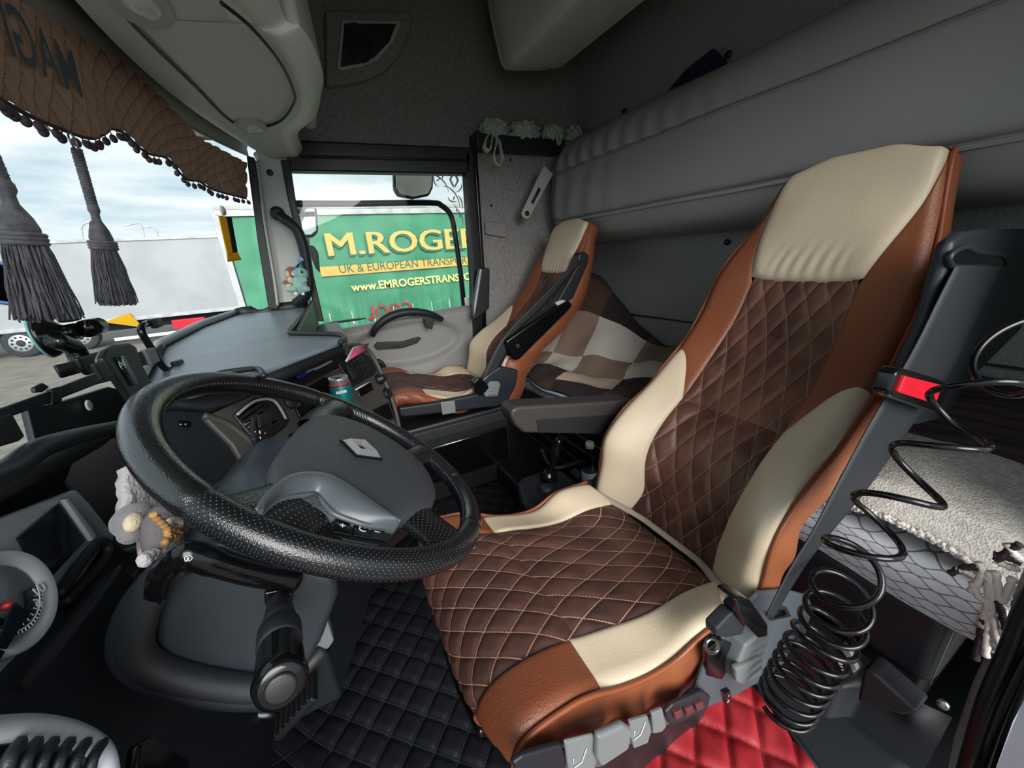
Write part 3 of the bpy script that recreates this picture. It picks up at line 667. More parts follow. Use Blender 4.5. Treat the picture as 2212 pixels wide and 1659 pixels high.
MB().grid(vsurf, 220, 36, uv=vuv).build('cloth', quilt_val, va)
bl = [onW(*ev(bt, i / 300), .03) for i in range(301)]
MB().tube(bl, .0035, 6).build('braid_edge', pompom_m, va)
acc = 0; last = bl[0]; pm = None
for i, p in enumerate(bl):
    acc += (p - last).length; last = p
    if acc > .027:
        acc = 0
        if pm is None:
            mb = MB().blob((0, 0, -.016), (.0068, .0068, .0085), 7).tube([(0, 0, 0), (0, 0, -.008)], .0012, 5); pm = mb.build('pompom', pompom_m, va); o = pm
        else: o = pm.copy(); COL.objects.link(o); o.parent = va
        o.location = p + Vector((.002, 0, 0)); o.rotation_euler = (R.uniform(-.4, .4), R.uniform(-.4, .4), 0)
# raised mirrored lettering
q0 = onW(196, 214, .05); q1 = onW(30, 110, .05); ux = (q0 - q1).normalized(); uy = (onW(100, 105, .05) - onW(112, 190, .05)).normalized(); uy = (uy - ux * uy.dot(ux)).normalized()
lt = text('MAGNUM', .105, M('letter_slate', '#4d5864', .7), va, q0, -ux, uy, ext=.002, off=.001, sx=.92)
for v in lt.data.vertices:
    v.co.x = xw(v.co.y, v.co.z) + .040 + (.002 if (v.co.x > -9) else 0)

# ------------------------------------------------------------------ tassels
def tassel(top, neck, bot_, w, label):
    t = thing('tassel', label, 'tassel', None)
    T, K, B = onW(*top, .05), onW(*neck, .055), onW(*bot_, .06)
    T.y = K.y = B.y = (K.y); 
    ax_ = (B - K).normalized(); L_ = (B - K).length
    MB().tube([T + Vector((.0, .013 * math.cos(a / 16 * 2 * math.pi), .013 + .013 * math.sin(a / 16 * 2 * math.pi))) for a in range(16)], .0016, 6, True).build('ring', steel, t)
    MB().tube([T + Vector((-.02, -.01, .045)) + Vector((.0, .02 * math.cos(a / 16 * 6.283), .02 * math.sin(a / 16 * 6.283))) for a in range(16)], .002, 6, True).build('suction_cup', lens_m, t)
    q = ax_.cross(Vector((1, 0, 0))).normalized(); r_ = ax_.cross(q)
    n = 60; mb = MB()
    for ph in (0, 2.09, 4.19):
        mb.tube([lerp(T, K, i / n) + .0045 * (math.cos(ph + i * .8) * q + math.sin(ph + i * .8) * r_) for i in range(n + 1)], .004, 6)
    mb.build('cord', tassel_m, t)
    s = w
    H_ = L_ * .33
    MB().lathe([(.006, -.012), (.013 * s, -.008), (.014 * s, .0), (.010 * s, .12 * H_), (.011 * s, .3 * H_), (.022 * s, .6 * H_), (.027 * s, .85 * H_), (.026 * s, H_)], K, ax_, 20).build('head', tassel_m, t)
    mb = MB()
    for k in range(3): mb.tube([K + ax_ * (H_ + k * .005) + (.0275 * s + .001 * math.sin(9 * a)) * (math.cos(a / 24 * 6.283) * q + math.sin(a / 24 * 6.283) * r_) for a in range(24)], .0036, 6, True)
    for k in (-1, 1):
        mb.tube([K + ax_ * lerp(.35, 1, i / 8) * H_ + (lerp(.013, .028, i / 8) * s) * (math.cos(2.2 * k * i / 8 + 1.6) * q + math.sin(2.2 * k * i / 8 + 1.6) * r_) for i in range(9)], .002, 5)
    mb.build('binding', tassel_m, t)
    mb = MB()
    for k in range(430):
        a = R.uniform(0, 6.283); rr = math.sqrt(R.random()); r0 = .025 * s * rr; r1 = .045 * s * rr * R.uniform(.85, 1.15); ln = L_ * R.uniform(.95, 1.02)
        da = R.uniform(-.25, .25); pts = []
        for i in range(6):
            f = i / 5; rad = lerp(r0, r1, f ** .8); an = a + da * f
            pts.append(K + ax_ * lerp(H_ * 1.04, ln, f) + rad * (math.cos(an) * q + math.sin(an) * r_) + Vector((R.uniform(-1, 1), R.uniform(-1, 1), 0)) * .0012)
        mb.tube(pts, .0012, 3, caps=False)
    mb.build('fringe', tassel_m, t, kind='stuff')
tassel((163, 322), (203, 455), (257, 656), .62, 'smaller dark grey tassel hanging in the windscreen, right of the larger one')
tassel((-22, 300), (12, 410), (92, 690), .70, 'larger dark grey tassel hanging at the picture edge over the suction cup')
# small pennant
pn = thing('pennant', 'small yellow and navy fringed pennant hung beside the right pillar', 'pennant')
zq = lambda l: [onW(0 + a * .3617, 400 + b * .3617, .03) for a, b in l]
MB().prism(zq([(1303, 182), (1345, 188), (1368, 300), (1385, 405), (1358, 425), (1335, 330)]), (.003, 0, 0)).build('yellow_half', yellow_cloth, pn, False)
MB().prism(zq([(1345, 188), (1378, 190), (1395, 290), (1415, 400), (1385, 405), (1368, 300)]), (.003, 0, 0)).build('navy_half', navy_cloth, pn, False)
mb = MB(); 
for i in range(22): a, b = zq([(1355 + i * 3, 408 - i * .3), (1362 + i * 3.7, 458 - i * .6)]); mb.tube([a, b], .0018, 4)
mb.build('fringe', yellow_cloth, pn, kind='stuff')
MB().lathe([(.018, 0), (.016, .006), (.006, .01)], onW(480, 455, .01), (1, -.3, 0), 16).build('suction_cup', lens_m, pn)
MB().tube([onW(480, 455, .02), onW(480, 466, .03)], .002, 5).build('hook', lens_m, pn)

# ------------------------------------------------------------------ plush pair on the grab rail
def onR(x, y, yy=1.875): return at(590 + x * .0723, 540 + y * .0723, 1, yy)
def pb(mb, x, y, rx, rz, yy=1.875, ry=None): c = onR(x, y, yy); k = .0723 * yy / 800 * 1.19; return mb.blob(c, (rx * k, (ry or min(rx, rz)) * k, rz * k), 10, nz=.06)
pm1 = thing('plush_monkey', 'brown plush animal with a cream muzzle hung behind the mint one', 'plush toy')
pb(MB(), 560, 700, 130, 140, 1.9).build('head', plush_brown, pm1); pb(MB(), 440, 720, 45, 70, 1.88).build('muzzle', plush_cream, pm1)
mb = pb(MB(), 570, 960, 100, 170, 1.9); mb = pb(mb, 480, 960, 130, 55, 1.885); mb.build('body', plush_brown, pm1); pb(MB(), 520, 900, 60, 70, 1.88).build('bib', plush_cream, pm1)
pb(MB(), 480, 1070, 60, 60, 1.885).build('lap', plush_cream, pm1)
pm2 = thing('plush_dragon', 'mint green plush dragon with pale blue snout hanging on the grab rail', 'plush toy')
pb(MB(), 840, 720, 130, 140).build('head', plush_mint, pm2); pb(MB(), 690, 700, 90, 80, 1.865).build('snout', plush_blue, pm2); pb(MB(), 610, 720, 40, 40, 1.86).build('nose', white_pl, pm2)
pb(MB(), 855, 655, 22, 28, 1.845).build('eye', gloss_black, pm2); pb(MB(), 800, 1030, 135, 200).build('body', plush_mint, pm2)
for c in ([(850, 920), (930, 910), (1010, 890)], [(700, 1150), (560, 1170), (370, 1180)], [(900, 1130), (1010, 1170), (1090, 1140)]):
    MB().tube(crv([tuple(onR(x, y, 1.86)) for x, y in c], 8), [.011, .012, .012, .012, .012, .011, .010, .009, .008], 8).build('limb', plush_mint, pm2)
for x in (660, 880): MB().prism([onR(x - 40, 1250, 1.86), onR(x + 50, 1245, 1.86), onR(x + 60, 1350, 1.86), onR(x - 30, 1350, 1.86)], (0, .001, 0)).build('tag', white_pl, pm2, False)
for c, mm in (([(700, 600), (720, 500), (760, 440), (730, 330), (780, 240), (850, 260), (880, 330)], plush_blue), ([(880, 560), (840, 480), (780, 420), (720, 500), (660, 540)], teal_can)):
    MB().tube(crv([tuple(onR(x, y, 1.87)) for x, y in c], 24), .006, 7).build('ribbon', mm, pm2)

# ------------------------------------------------------------------ dashboard
db = thing('dashboard', 'dark moulded dashboard with padded hood and grey instrument cluster', 'dashboard')
# instrument pod / hood : loft along y
HP = [(-.50, -.36), (-.44, -.30), (-.38, -.225), (-.338, -.160), (-.318, -.160), (-.318, -.18), (-.36, -.21), (-.385, -.24), (-.375, -.33), (-.36, -.40), (-.33, -.44), (-.30, -.50), (-.30, -.60), (-.36, -.75), (-.46, -.95), (-.50, -1.08)]
def hood(a, b):
    x, z = ev(HP, a); y = lerp(.12, .72, b)
    lift = -.012 - .15 * max(0, y - .52)
    back = -.03 * sstep(.8, 1.0, y)
    return Vector((x + back * (a < .4), y, z + lift * (1 - sstep(.3, .6, a))))
MB().grid(hood, 70, 50).build('hood_shell', dash_plastic, db)
# hood lip as padded roll placed on its own silhouette
lipx = [(-120, 1075), (-40, 1035), (20, 1008), (80, 965), (140, 945), (200, 930), (262, 917), (330, 905)]
ptube('hood_lip', [at(a, b + 8, 0, -.325) for a, b in lipx], .013, dash_plastic, db, 12, 40)
# cluster
PX = -.345
def cp(l, v=PX, d=(0, 0, 0)): return [at(a, b, 0, v) for a, b in l]
cb = MB().prism(cp([(-260, 1560), (-200, 1250), (-40, 1130), (140, 1062), (170, 1092), (228, 1165), (205, 1200), (100, 1310), (60, 1460), (-60, 1560)]), (.012, 0, 0)).build('cluster_bezel', silver, db, True, .004)
MB().prism(cp([(34, 1162), (120, 1090), (176, 1170), (92, 1262)], PX + .013), (.003, 0, 0)).build('display', screen, cb, False)
MB().prism(cp([(125, 1082), (136, 1078), (200, 1162), (188, 1172)], PX + .014), (.006, 0, 0)).build('display_rail', silver, cb, True, .002)
gc = at(-14, 1312, 0, PX + .02)
nrm = Vector((1, 0, .12)).normalized(); 
gsc = (at(94, 1320, 0, PX + .02) - gc).length * .80
gg = MB().lathe([(gsc, 0), (gsc * 1.0, .012), (gsc * .93, .016), (gsc * .74, .006), (gsc * .72, .0)], gc, nrm, 60).build('gauge_ring', silver, db)
gu = Vector((0, 1, 0)); gv = nrm.cross(gu)
MB().lathe([(gsc * .70, 0), (gsc * .70, .008)], gc, nrm, 50).build('gauge_face', M('gauge_grey', '#7e8688', .45), gg)
def arc(r0, r1, a0, a1, h, n=24):
    A = [gc + nrm * h + r * gsc * (math.cos(t) * gu + math.sin(t) * gv * -1) for r, rng in ((r0, range(n + 1)), (r1, range(n, -1, -1))) for t in [math.radians(lerp(a0, a1, i / n)) for i in rng]]
    return A
MB().prism(arc(.36, .66, -14 + 30, 250, .010, 40), nrm * .002).build('gauge_scale', screen, gg, False)
mk = MB()
for i in range(32):
    a = 16 + i * 7.2; mk.prism(arc(.60, .655, a, a + 1.0, .0125, 1), nrm * .0008)
    if i % 2: mk.prism(arc(.47, .54, a, a + 1.2, .0125, 1), nrm * .0008)
mk.prism(arc(.575, .595, 16, 240, .0125, 40), nrm * .0008); mk.build('tick_marks', white_mark, gg, False)
for s_, ad in (('10', 24), ('9', 52)):
    t_ = math.radians(ad); text(s_, .016, white_mark, gg, gc + nrm * .0128 + .40 * gsc * (math.cos(t_) * gu - math.sin(t_) * gv), gu, -gv, ext=.0003, name='gauge_numeral')
MB().lathe([(.07 * gsc, .0), (.07 * gsc, .014), (.03 * gsc, .016)], gc - gu * .006, nrm, 16).build('needle_hub', red_mark, gg)
MB().prism(cp([(-30, 1430), (28, 1302), (56, 1328), (10, 1400), (-20, 1450)], PX + .036), (.002, 0, 0)).build('lower_display', screen, cb, False)
# recessed pocket rail right of the cluster
ptube('pocket_rim', [at(a, b, 0, -.325) for a, b in ((128, 1285), (160, 1235), (205, 1178), (225, 1172), (234, 1190), (222, 1215), (180, 1262), (140, 1302))], .006, dark_plastic, db, 8, 40)
plate('pocket', [(135, 1288), (205, 1185), (225, 1180), (222, 1205), (150, 1296)], 0, -.34, .012, gloss_black, db, .003)
for c in ([(95, 1500), (160, 1420), (235, 1320), (300, 1235)], [(60, 1500), (130, 1400), (200, 1310), (262, 1225)]):
    ptube('fascia_rib', [at(a, b, 0, -.305) for a, b in c], .005, dash_plastic, db, 8, 20)
# lower driver fascia
kp = MB().prism([at(a, b, 0, -.30) for a, b in ((-40, 1440), (60, 1470), (270, 1220), (330, 1270), (600, 1500), (600, 1900), (-200, 1900))], (-.05, 0, 0)).build('knee_panel', dash_plastic, db, True, .012, 3)
# driver's lower vent pod
vp = [(0, 1512), (90, 1528), (180, 1562), (230, 1590), (350, 1668), (380, 1800), (-200, 1800), (-120, 1520)]
MB().prism([at(a, b, 0, -.22) for a, b in vp], (-.06, 0, 0)).build('side_pod', cowl_plastic, db, True, .02, 4)
va_ = MB().prism([at(a, b, 0, -.215) for a, b in ((-80, 1590), (60, 1575), (180, 1600), (222, 1640), (230, 1700), (-80, 1760))], (.004, 0, 0)).build('side_vent', gloss_black, db, True, .002)
for k in range(6):
    x = 20 + k * 36; ptube('slat', [at(x - 10, 1690, 0, -.205), at(x, 1640, 0, -.20), at(x + 22, 1604, 0, -.205)], .0035, dark_plastic, va_, 6, 8)
ptube('vent_rim', [at(a, b, 0, -.21) for a, b in ((-80, 1585), (60, 1572), (160, 1590), (222, 1632), (235, 1700))], .007, silver, va_, 8, 24)
plate('side_switch', [(270, 1620), (300, 1600), (380, 1650), (380, 1700), (260, 1700)], 0, -.235, .012, gloss_black, db, .004)
# mid panel seen through the wheel

# centre stack : a console turned to the driver.  plane through (x=-.13,y=.9) .. (x=.10,y=1.5)
cs = thing('centre_console', 'charcoal centre console with air vents, can holder and switches', 'console')
SP = Vector((-.17, .80, -.28)); SN = Vector((.75, -.62, .42)).normalized()
def hs(px, py, off=0): return hitp(px, py, SP + SN * off, SN)
def splate(nm, l, off, th, mat, par, bv=.003): return MB().prism([hs(a, b, off) for a, b in l], SN * th).build(nm, mat, par, True, bv)
splate('left_fascia', [(440, 902), (560, 842), (640, 850), (668, 900), (690, 960), (640, 1050), (560, 1060), (500, 960)], 0, -.03, warm_plastic, cs, .006)
lv = thing('air_vent', 'square air vent behind the wiper stalk', 'air vent')
lvb = splate('vent_frame', [(498, 898), (545, 862), (570, 858), (600, 870), (622, 908), (612, 925), (560, 962), (548, 958)], .002, .008, black_plastic, lv, .005)
splate('vent_cavity', [(510, 900), (550, 872), (590, 872), (610, 905), (560, 950)], .0105, .001, gloss_black, lv, 0)
for k in range(6):
    t = (k + .5) / 6; a, b = hs(lerp(512, 556, t), lerp(901, 948, t), .015), hs(lerp(556, 608, t), lerp(870, 912, t), .015)
    MB().prism([a, b, b + SN * .004 + Vector((0, 0, -.004)), a + SN * .004 + Vector((0, 0, -.004))], (0, 0, .002)).build('slat', dark_plastic, lv, False)
ptube('vent_rim', [hs(a, b, .012) for a, b in ((512, 896), (552, 866), (592, 866), (618, 905))], .003, grey_plastic, lv, 6, 20)
for (a, b) in ((648, 892), (625, 955), (600, 975), (655, 935)):
    splate('rocker_switch', [(a - 13, b - 8), (a + 6, b - 20), (a + 16, b), (a - 3, b + 13)], .002, .006, gloss_black, cs, .002)
MB().lathe([(.016, 0), (.014, .004), (.004, .005)], hs(628, 868, .002), SN, 16).build('round_key', dark_plastic, cs)
GP = lambda nm, l, off, th, mat, bv: MB().prism([hs(a, b, off) for a, b in l], SN * th).build(nm, mat, db, True, bv, 4)
GP('glove_panel', [(300, 900), (360, 884), (430, 890), (500, 925), (560, 975), (610, 1045), (640, 1140), (300, 1160)], -.018, .010, dash_plastic, .005)
GP('upper_pad', [(250, 905), (300, 872), (380, 842), (480, 828), (565, 836), (562, 848), (500, 876), (436, 894), (360, 888), (300, 905)], -.012, .022, M('pad_soft', '#2b3137', .5, bump=('noise', 400, .5, .001)), .010)
sock = GP('panel_socket', [(383, 909), (408, 911), (409, 924), (384, 922)], -.008, .004, gloss_black, .001)
for a in (391, 401): MB().lathe([(.0028, 0), (.0028, .003), (.001, .003)], hs(a, 917, -.003), SN, 10).build('socket_pin', steel, sock)
ptube('panel_rim', [hs(a, b, -.004) for a, b in ((438, 898), (488, 915), (536, 950), (580, 995), (622, 1052), (650, 1110))], .007, warm_plastic, db, 10, 24)
# right half: recess behind can, vent, knob, shelves
SP2 = Vector((.03, 1.28, -.30)); SN2 = Vector((.80, -.50, .33)).normalized()
def h2(px, py, off=0): return hitp(px, py, SP2 + SN2 * off, SN2)
def s2(nm, l, off, th, mat, par, bv=.003): return MB().prism([h2(a, b, off) for a, b in l], SN2 * th).build(nm, mat, par, True, bv)
s2('right_fascia', [(575, 850), (640, 800), (735, 750), (770, 744), (800, 762), (832, 830), (862, 930), (870, 1010), (800, 1010), (740, 930), (690, 880)], 0, -.04, warm_plastic, cs, .008)
s2('storage_recess', [(640, 850), (700, 815), (716, 822), (740, 868), (765, 905), (740, 920), (690, 900)], .001, .002, gloss_black, cs, .001)
s2('upper_shelf', [(600, 826), (735, 760), (750, 770), (740, 790), (640, 840), (610, 850)], .001, .003, rubber, cs, .002)
rv = thing('air_vent', 'rectangular air vent on the passenger side of the console, right of the can', 'air vent')
s2('vent_frame', [(728, 786), (780, 762), (797, 772), (812, 800), (806, 810), (762, 836), (752, 826)], .002, .006, black_plastic, rv, .004)
s2('vent_cavity', [(744, 790), (782, 770), (800, 798), (762, 824)], .0085, .001, gloss_black, rv, 0)
for k in range(8):
    t = (k + .5) / 8; a, b = h2(lerp(745, 762, t), lerp(790, 822, t), .012), h2(lerp(782, 801, t), lerp(770, 800, t), .012)
    MB().tube([a, b], .0028, 5).build('slat', dark_plastic, rv)
s2('card_slot', [(770, 838), (798, 822), (806, 842), (778, 858)], .002, .002, gloss_black, cs, .001)
s2('paper', [(766, 841), (800, 822), (801, 825), (767, 844)], .01, .004, white_pl, cs, 0)
kn = MB().lathe([(.020, 0), (.020, .008), (.015, .012), (.014, .026), (.010, .028)], h2(818, 820, .002), SN2, 20).build('rotary_knob', black_plastic, cs)
MB().lathe([(.022, 0), (.022, .006), (.018, .01), (.006, .01)], h2(836, 850, .002), SN2, 16).build('socket_cover', black_plastic, cs)
s2('cubby', [(805, 885), (838, 870), (850, 905), (812, 920)], .002, .003, gloss_black, cs, .002)
ptube('console_edge', [h2(a, b, .004) for a, b in ((740, 748), (775, 745), (802, 765), (832, 825), (855, 890), (868, 960))], .008, warm_plastic, cs, 8, 30)
MB().prism([(-.46, .86, -.25), (-.22, .86, -.25), (-.02, 1.36, -.25), (.07, 1.56, -.25), (.07, 2.0, -.25), (-.46, 2.0, -.25)], (0, 0, -.2)).build('console_top', rubber, cs, True, .01)
MB().prism([(-.46, .80, -.45), (-.16, .80, -.45), (.03, 1.28, -.45), (.12, 1.52, -.45), (.12, 2.0, -.45), (-.46, 2.0, -.45)], (0, 0, -.6)).build('console_body', dash_plastic, cs, True, .01)
hd_ = splate('can_holder', [(668, 960), (720, 930), (770, 900), (778, 925), (720, 975)], .03, .01, black_plastic, cs, .004)
# drinks can
cn = thing('drinks_can', 'teal slim drinks can with a red and silver rim in the console holder', 'can')
ca = at(729, 812, 1, 1.02); cb_ = ca + Vector((0, 0, -.155))
MB().lathe([(.020, 0), (.0265, .008), (.0265, .135), (.022, .146)], cb_, (0, 0, 1), 32).build('can_body', teal_can, cn)
MB().lathe([(.0262, 0), (.0225, .011), (.0235, .012), (.023, .016), (.021, .016), (.020, .012)], cb_ + Vector((0, 0, .136)), (0, 0, 1), 32).build('can_rim', chrome, cn)
MB().lathe([(.0268, 0), (.0268, .004)], cb_ + Vector((0, 0, .132)), (0, 0, 1), 32).build('red_band', can_red, cn)
MB().blob(cb_ + Vector((.0, -.006, .151)), (.011, .006, .0012), 8).build('can_opening', gloss_black, cn)
for hh in (.118, .030):
    for k in range(7):
        an = -.42 + k * .14; p_ = cb_ + Vector((.0268 * math.sin(an), -.0268 * math.cos(an), hh))
        MB().box(p_, (.0026, .0008, .007 if hh > .1 else .004), Matrix.Rotation(an, 3, 'Z')).build('can_print', white_mark, cn, False)
pe = thing('ballpoint_pen', 'pen with blue cap lying on the console shelf', 'pen')
pa, pq = h2(642, 815, .012), h2(716, 781, .012); md = lerp(pa, pq, .42)
MB().tube([pa, md], .0052, 10).build('pen_cap', blue_pen, pe); MB().tube([md, pq], .004, 10).build('barrel', grey_pen, pe)
MB().tube([pa + SN2 * .006, lerp(pa, pq, .35) + SN2 * .006], .0014, 6).build('clip', blue_pen, pe)
cd = thing('pink_sachet', 'clear and pink sachet stuck upright in the passenger side vent', 'sachet')
s2('sachet', [(748, 782), (764, 752), (797, 741), (790, 756)], .02, .002, pink_card, cd, 0)
s2('clear_margin', [(745, 780), (762, 750), (797, 741), (764, 754), (750, 783)], .024, .001, lens_m, cd, 0)

# table on the dashboard
tb = thing('dash_table', 'grey leather-topped tray table standing on the dashboard', 'table')
zt = -.165
outl = [(318, 842), (300, 812), (345, 742), (430, 700), (508, 668), (560, 672), (590, 666), (655, 664), (668, 668), (640, 700), (625, 718), (640, 722), (735, 724), (742, 730), (735, 738), (640, 774), (575, 800), (470, 820), (400, 838)]
TP = [at(a, b, 2, zt) for a, b in outl]
ymx = 2.0
def cl_(p): return Vector((p.x * min(1, ymx / p.y) , min(p.y, ymx), p.z))
TP = [cl_(p) for p in TP]
MB().prism(TP, (0, 0, -.02)).build('table_top', table_top, tb, True, .003)
lip = [(300, 812), (345, 742), (430, 700), (505, 664)]
ptube('front_rail', [cl_(at(a, b, 2, zt + .012)) for a, b in lip], .011, trailer_trim, tb, 8)
ptube('front_gasket', [cl_(at(a + 6, b + 4, 2, zt + .006)) for a, b in lip], .007, rubber, tb, 8)
e1 = [(505, 662), (520, 656), (540, 655), (555, 664), (570, 664), (590, 654), (620, 652), (650, 652), (665, 656)]
def fin(pxl, z0, z1, nm, mat):
    A = [cl_(at(a, b, 2, zt)) for a, b in pxl]; V = []
    n = len(A)
    mb = MB(); mb.add([p.xy.to_3d() + Vector((0, 0, z0)) for p in A] + [p.xy.to_3d() + Vector((0, 0, z1[i] if isinstance(z1, list) else z1)) for i, p in enumerate(A)], [(i, i + 1, n + i + 1, n + i) for i in range(n - 1)])
    return mb.build(nm, mat, tb, True, solid=.012)
fin(e1, zt - .02, [zt + .025, zt + .03, zt + .03, zt + .012, zt + .012, zt + .03, zt + .032, zt + .032, zt + .03], 'far_lip', black_plastic)
ptube('edge_beading', [at(a, b, 2, zt + .006) for a, b in ((664, 664), (640, 697), (624, 716), (640, 720), (700, 721), (735, 723), (743, 730), (735, 740))], .006, black_plastic, tb, 8, 40)
sidew = [cl_(at(a, b, 2, zt)) for a, b in ((668, 664), (626, 716))]
MB().prism([sidew[0] + Vector((.012, 0, .03)), sidew[1] + Vector((.012, 0, .0)), sidew[1] + Vector((.012, 0, -.08)), sidew[0] + Vector((.012, 0, -.08))], (.012, 0, 0)).build('side_board', black_plastic, tb, True, .004)
el = [at(a, b, 2, zt) for a, b in ((742, 733), (735, 742), (640, 778), (575, 804), (470, 824))]
mb = MB(); n = len(el); mb.add([p + Vector((0, 0, -.004)) for p in el] + [p + Vector((0.002, 0, -.026)) for p in el], [(i, i + 1, n + i + 1, n + i) for i in range(n - 1)]); mb.build('front_apron', black_plastic, tb, True, solid=.008)
fr = [at(a, b, 2, zt + .01) for a, b in ((415, 832), (470, 808), (545, 797), (562, 800), (570, 812))]
ptube('hand_rest', fr, .005, black_plastic, tb, 8, 24)
# board under the driver's end of the table
bd = thing('dash_board_flap', 'dark flat board with one silver screw behind the steering wheel', 'board')
plate('flap', [(60, 880), (130, 868), (235, 835), (300, 850), (300, 935), (200, 922), (80, 960)], 0, -.36, -.008, navy_plastic, bd, .002)
MB().lathe([(.009, 0), (.008, .002), (.005, .002)], at(191, 876, 0, -.355), (1, 0, 0), 16).build('screw', white_pl, bd)
# mounting bar with clamp
mbr = thing('mounting_bar', 'long flat dark bar with clips crossing behind the phone holder', 'bar')
def strip(l, wid, th, nm, mat, par, v=-.34):
    A = [at(a, b, 0, v) for a, b in l]; B_ = [at(a, b + wid, 0, v) for a, b in l]; return MB().prism(A + B_[::-1], (th, 0, 0)).build(nm, mat, par, True, .002)
strip([(-60, 900), (0, 880), (100, 845), (200, 806), (300, 780), (345, 742)], 26, .006, 'bar', navy_plastic, mbr)
strip([(96, 842), (118, 836)], 36, .008, 'clamp', black_plastic, mbr); plate('clip', [(63, 838), (82, 828), (98, 838), (84, 848), (66, 850)], 0, -.33, .005, black_plastic, mbr, .002)
plate('end_clamp', [(-20, 905), (14, 895), (42, 945), (30, 955), (-20, 970)], 0, -.335, .005, black_plastic, mbr, .002)
# suction mount
sm = thing('suction_mount', 'black suction cup mount with ribbed tail stuck to the windscreen', 'phone mount')
sc_ = onW(92, 728, .02); sn = Vector((1, .1, .1)).normalized()
rs = .033
MB().lathe([(rs, 0), (rs * .98, .006), (rs * .8, .016), (rs * .4, .026), (.012, .03), (.012, .04)], sc_, sn, 30).build('suction_cup', gloss_black, sm)
MB().lathe([(rs * 1.02, -.001), (rs * 1.02, .0015), (rs * .98, .002)], sc_, sn, 30).build('cup_rim', M('teal_rim', '#7ab0b4', .2), sm)
MB().lathe([(.014, -.02), (.014, .02)], sc_ + sn * .05 + Vector((0, .02, .0)), (0, 1, 0), 16).build('hinge_knob', gloss_black, sm)
pbox('cup_lever', sc_ + sn * .035 + Vector((0, .005, .025)), (.02, .03, .02), black_plastic, sm, .004)
A = [at(a, b, 0, -.33) for a, b in ((118, 735), (140, 742), (160, 752), (172, 775), (178, 800))]
ptube('gooseneck', A, .012, gloss_black, sm, 10, 20)
plate('mount_block', [(152, 775), (205, 760), (212, 800), (180, 812), (165, 800)], 0, -.325, .008, black_plastic, sm, .003)
rt = plate('ribbed_tail', [(111, 790), (155, 780), (170, 806), (128, 818)], 0, -.32, .004, dark_plastic, sm, .002)
for k in range(10):
    t = k / 9; MB().tube([at(lerp(120, 152, t), lerp(789, 782, t), 0, -.316), at(lerp(132, 164, t), lerp(814, 806, t), 0, -.316)], .0012, 5).build('rib', black_plastic, rt)
# wireless phone holder
ph = thing('phone_holder', 'black wireless charging phone cradle with spring side arms', 'phone holder')
VX = -.285
plate('cradle_back', [(204, 778), (212, 758), (232, 746), (262, 742), (278, 750), (292, 790), (318, 838), (322, 880), (268, 870), (240, 830)], 0, VX, .010, black_plastic, ph, .004)
plate('cradle_edge', [(202, 775), (212, 755), (222, 752), (214, 780), (212, 800), (202, 785)], 0, VX - .008, .008, lever_grey, ph, .003)
plate('charging_pad', [(248, 772), (266, 768), (298, 828), (284, 834)], 0, VX + .0112, .001, screen, ph, .0)
q = at(266, 792, 0, VX + .0125); text('(≈)', .014, white_mark, ph, q + Vector((0, -.009, 0)), (0, 1, 0), (0, 0, 1), ext=.0002, name='charge_symbol')
plate('near_jaw', [(190, 787), (216, 778), (238, 812), (212, 824)], 0, VX + .018, .006, navy_plastic, ph, .004)
plate('slide', [(290, 762), (318, 756), (325, 785), (300, 792)], 0, VX, .007, black_plastic, ph, .002)
plate('slide_grip', [(300, 757), (322, 752), (336, 782), (316, 790)], 0, VX + .004, .008, lever_grey, ph, .002)
ptube('far_arm', [at(a, b, 0, VX) for a, b in ((322, 698), (308, 704), (306, 718), (322, 745), (345, 782), (360, 798), (375, 798))], .006, gloss_black, ph, 10, 30)
for l in ([(314, 690), (332, 687), (340, 705), (326, 711)], [(365, 782), (380, 777), (388, 795), (374, 803)]): plate('jaw_pad', l, 0, VX + .0, .012, black_plastic, ph, .003)

# ------------------------------------------------------------------ steering column and wheel
Wc = Vector((-.018, .534, -.255)); Wn = Vector((.59887, -.04271, .7997)); Ws = Vector((.07114, .99747, 0)); Wt = Vector((-.79768, .05689, .6004))
def wp(s, t, n=0): return Wc + Ws * s + Wt * t + Wn * n
cw = thing('steering_column', 'smooth blue-grey steering column cowl with padded lower surround', 'steering column')
Cc = [(.02, .03, .04, .04), (.0, .035, .075, .065), (-.05, .04, .085, .075), (-.11, .04, .08, .075), (-.17, .045, .076, .070), (-.22, .045, .074, .068)]
def col(a, b):
    n_, to, sr, tr_ = (lambda q: q)(ev(Cc, a)); an = 2 * math.pi * b; c_, s_ = math.cos(an), math.sin(an); pw = .7
    return wp(math.copysign(abs(c_) ** pw, c_) * sr, to + math.copysign(abs(s_) ** pw, s_) * tr_, n_ - .03)
MB().grid(col, 30, 48, cv=True).build('upper_cowl', cowl_plastic, cw)
sidep = [(480, 1168), (640, 1215), (726, 1250), (733, 1290), (700, 1380), (650, 1480), (600, 1500), (520, 1496), (420, 1470), (352, 1430), (326, 1395), (330, 1330), (345, 1250), (400, 1190)]
MB().prism([at(a, b, 1, .455) for a, b in sidep], (0, .17, 0)).build('lower_cowl', cowl_plastic, cw, True, .014, 4)
plate('cowl_seam', [(606, 1236), (610, 1236), (548, 1492), (544, 1492)], 1, .4535, .002, black_plastic, cw, 0)
rimp = [(395, 1212), (352, 1240), (322, 1290), (300, 1345), (292, 1395), (312, 1432), (370, 1458), (450, 1476), (530, 1486), (600, 1486)]
ptube('padded_surround', [at(a, b, 1, .445) for a, b in rimp], .016, dark_plastic, cw, 14, 50)
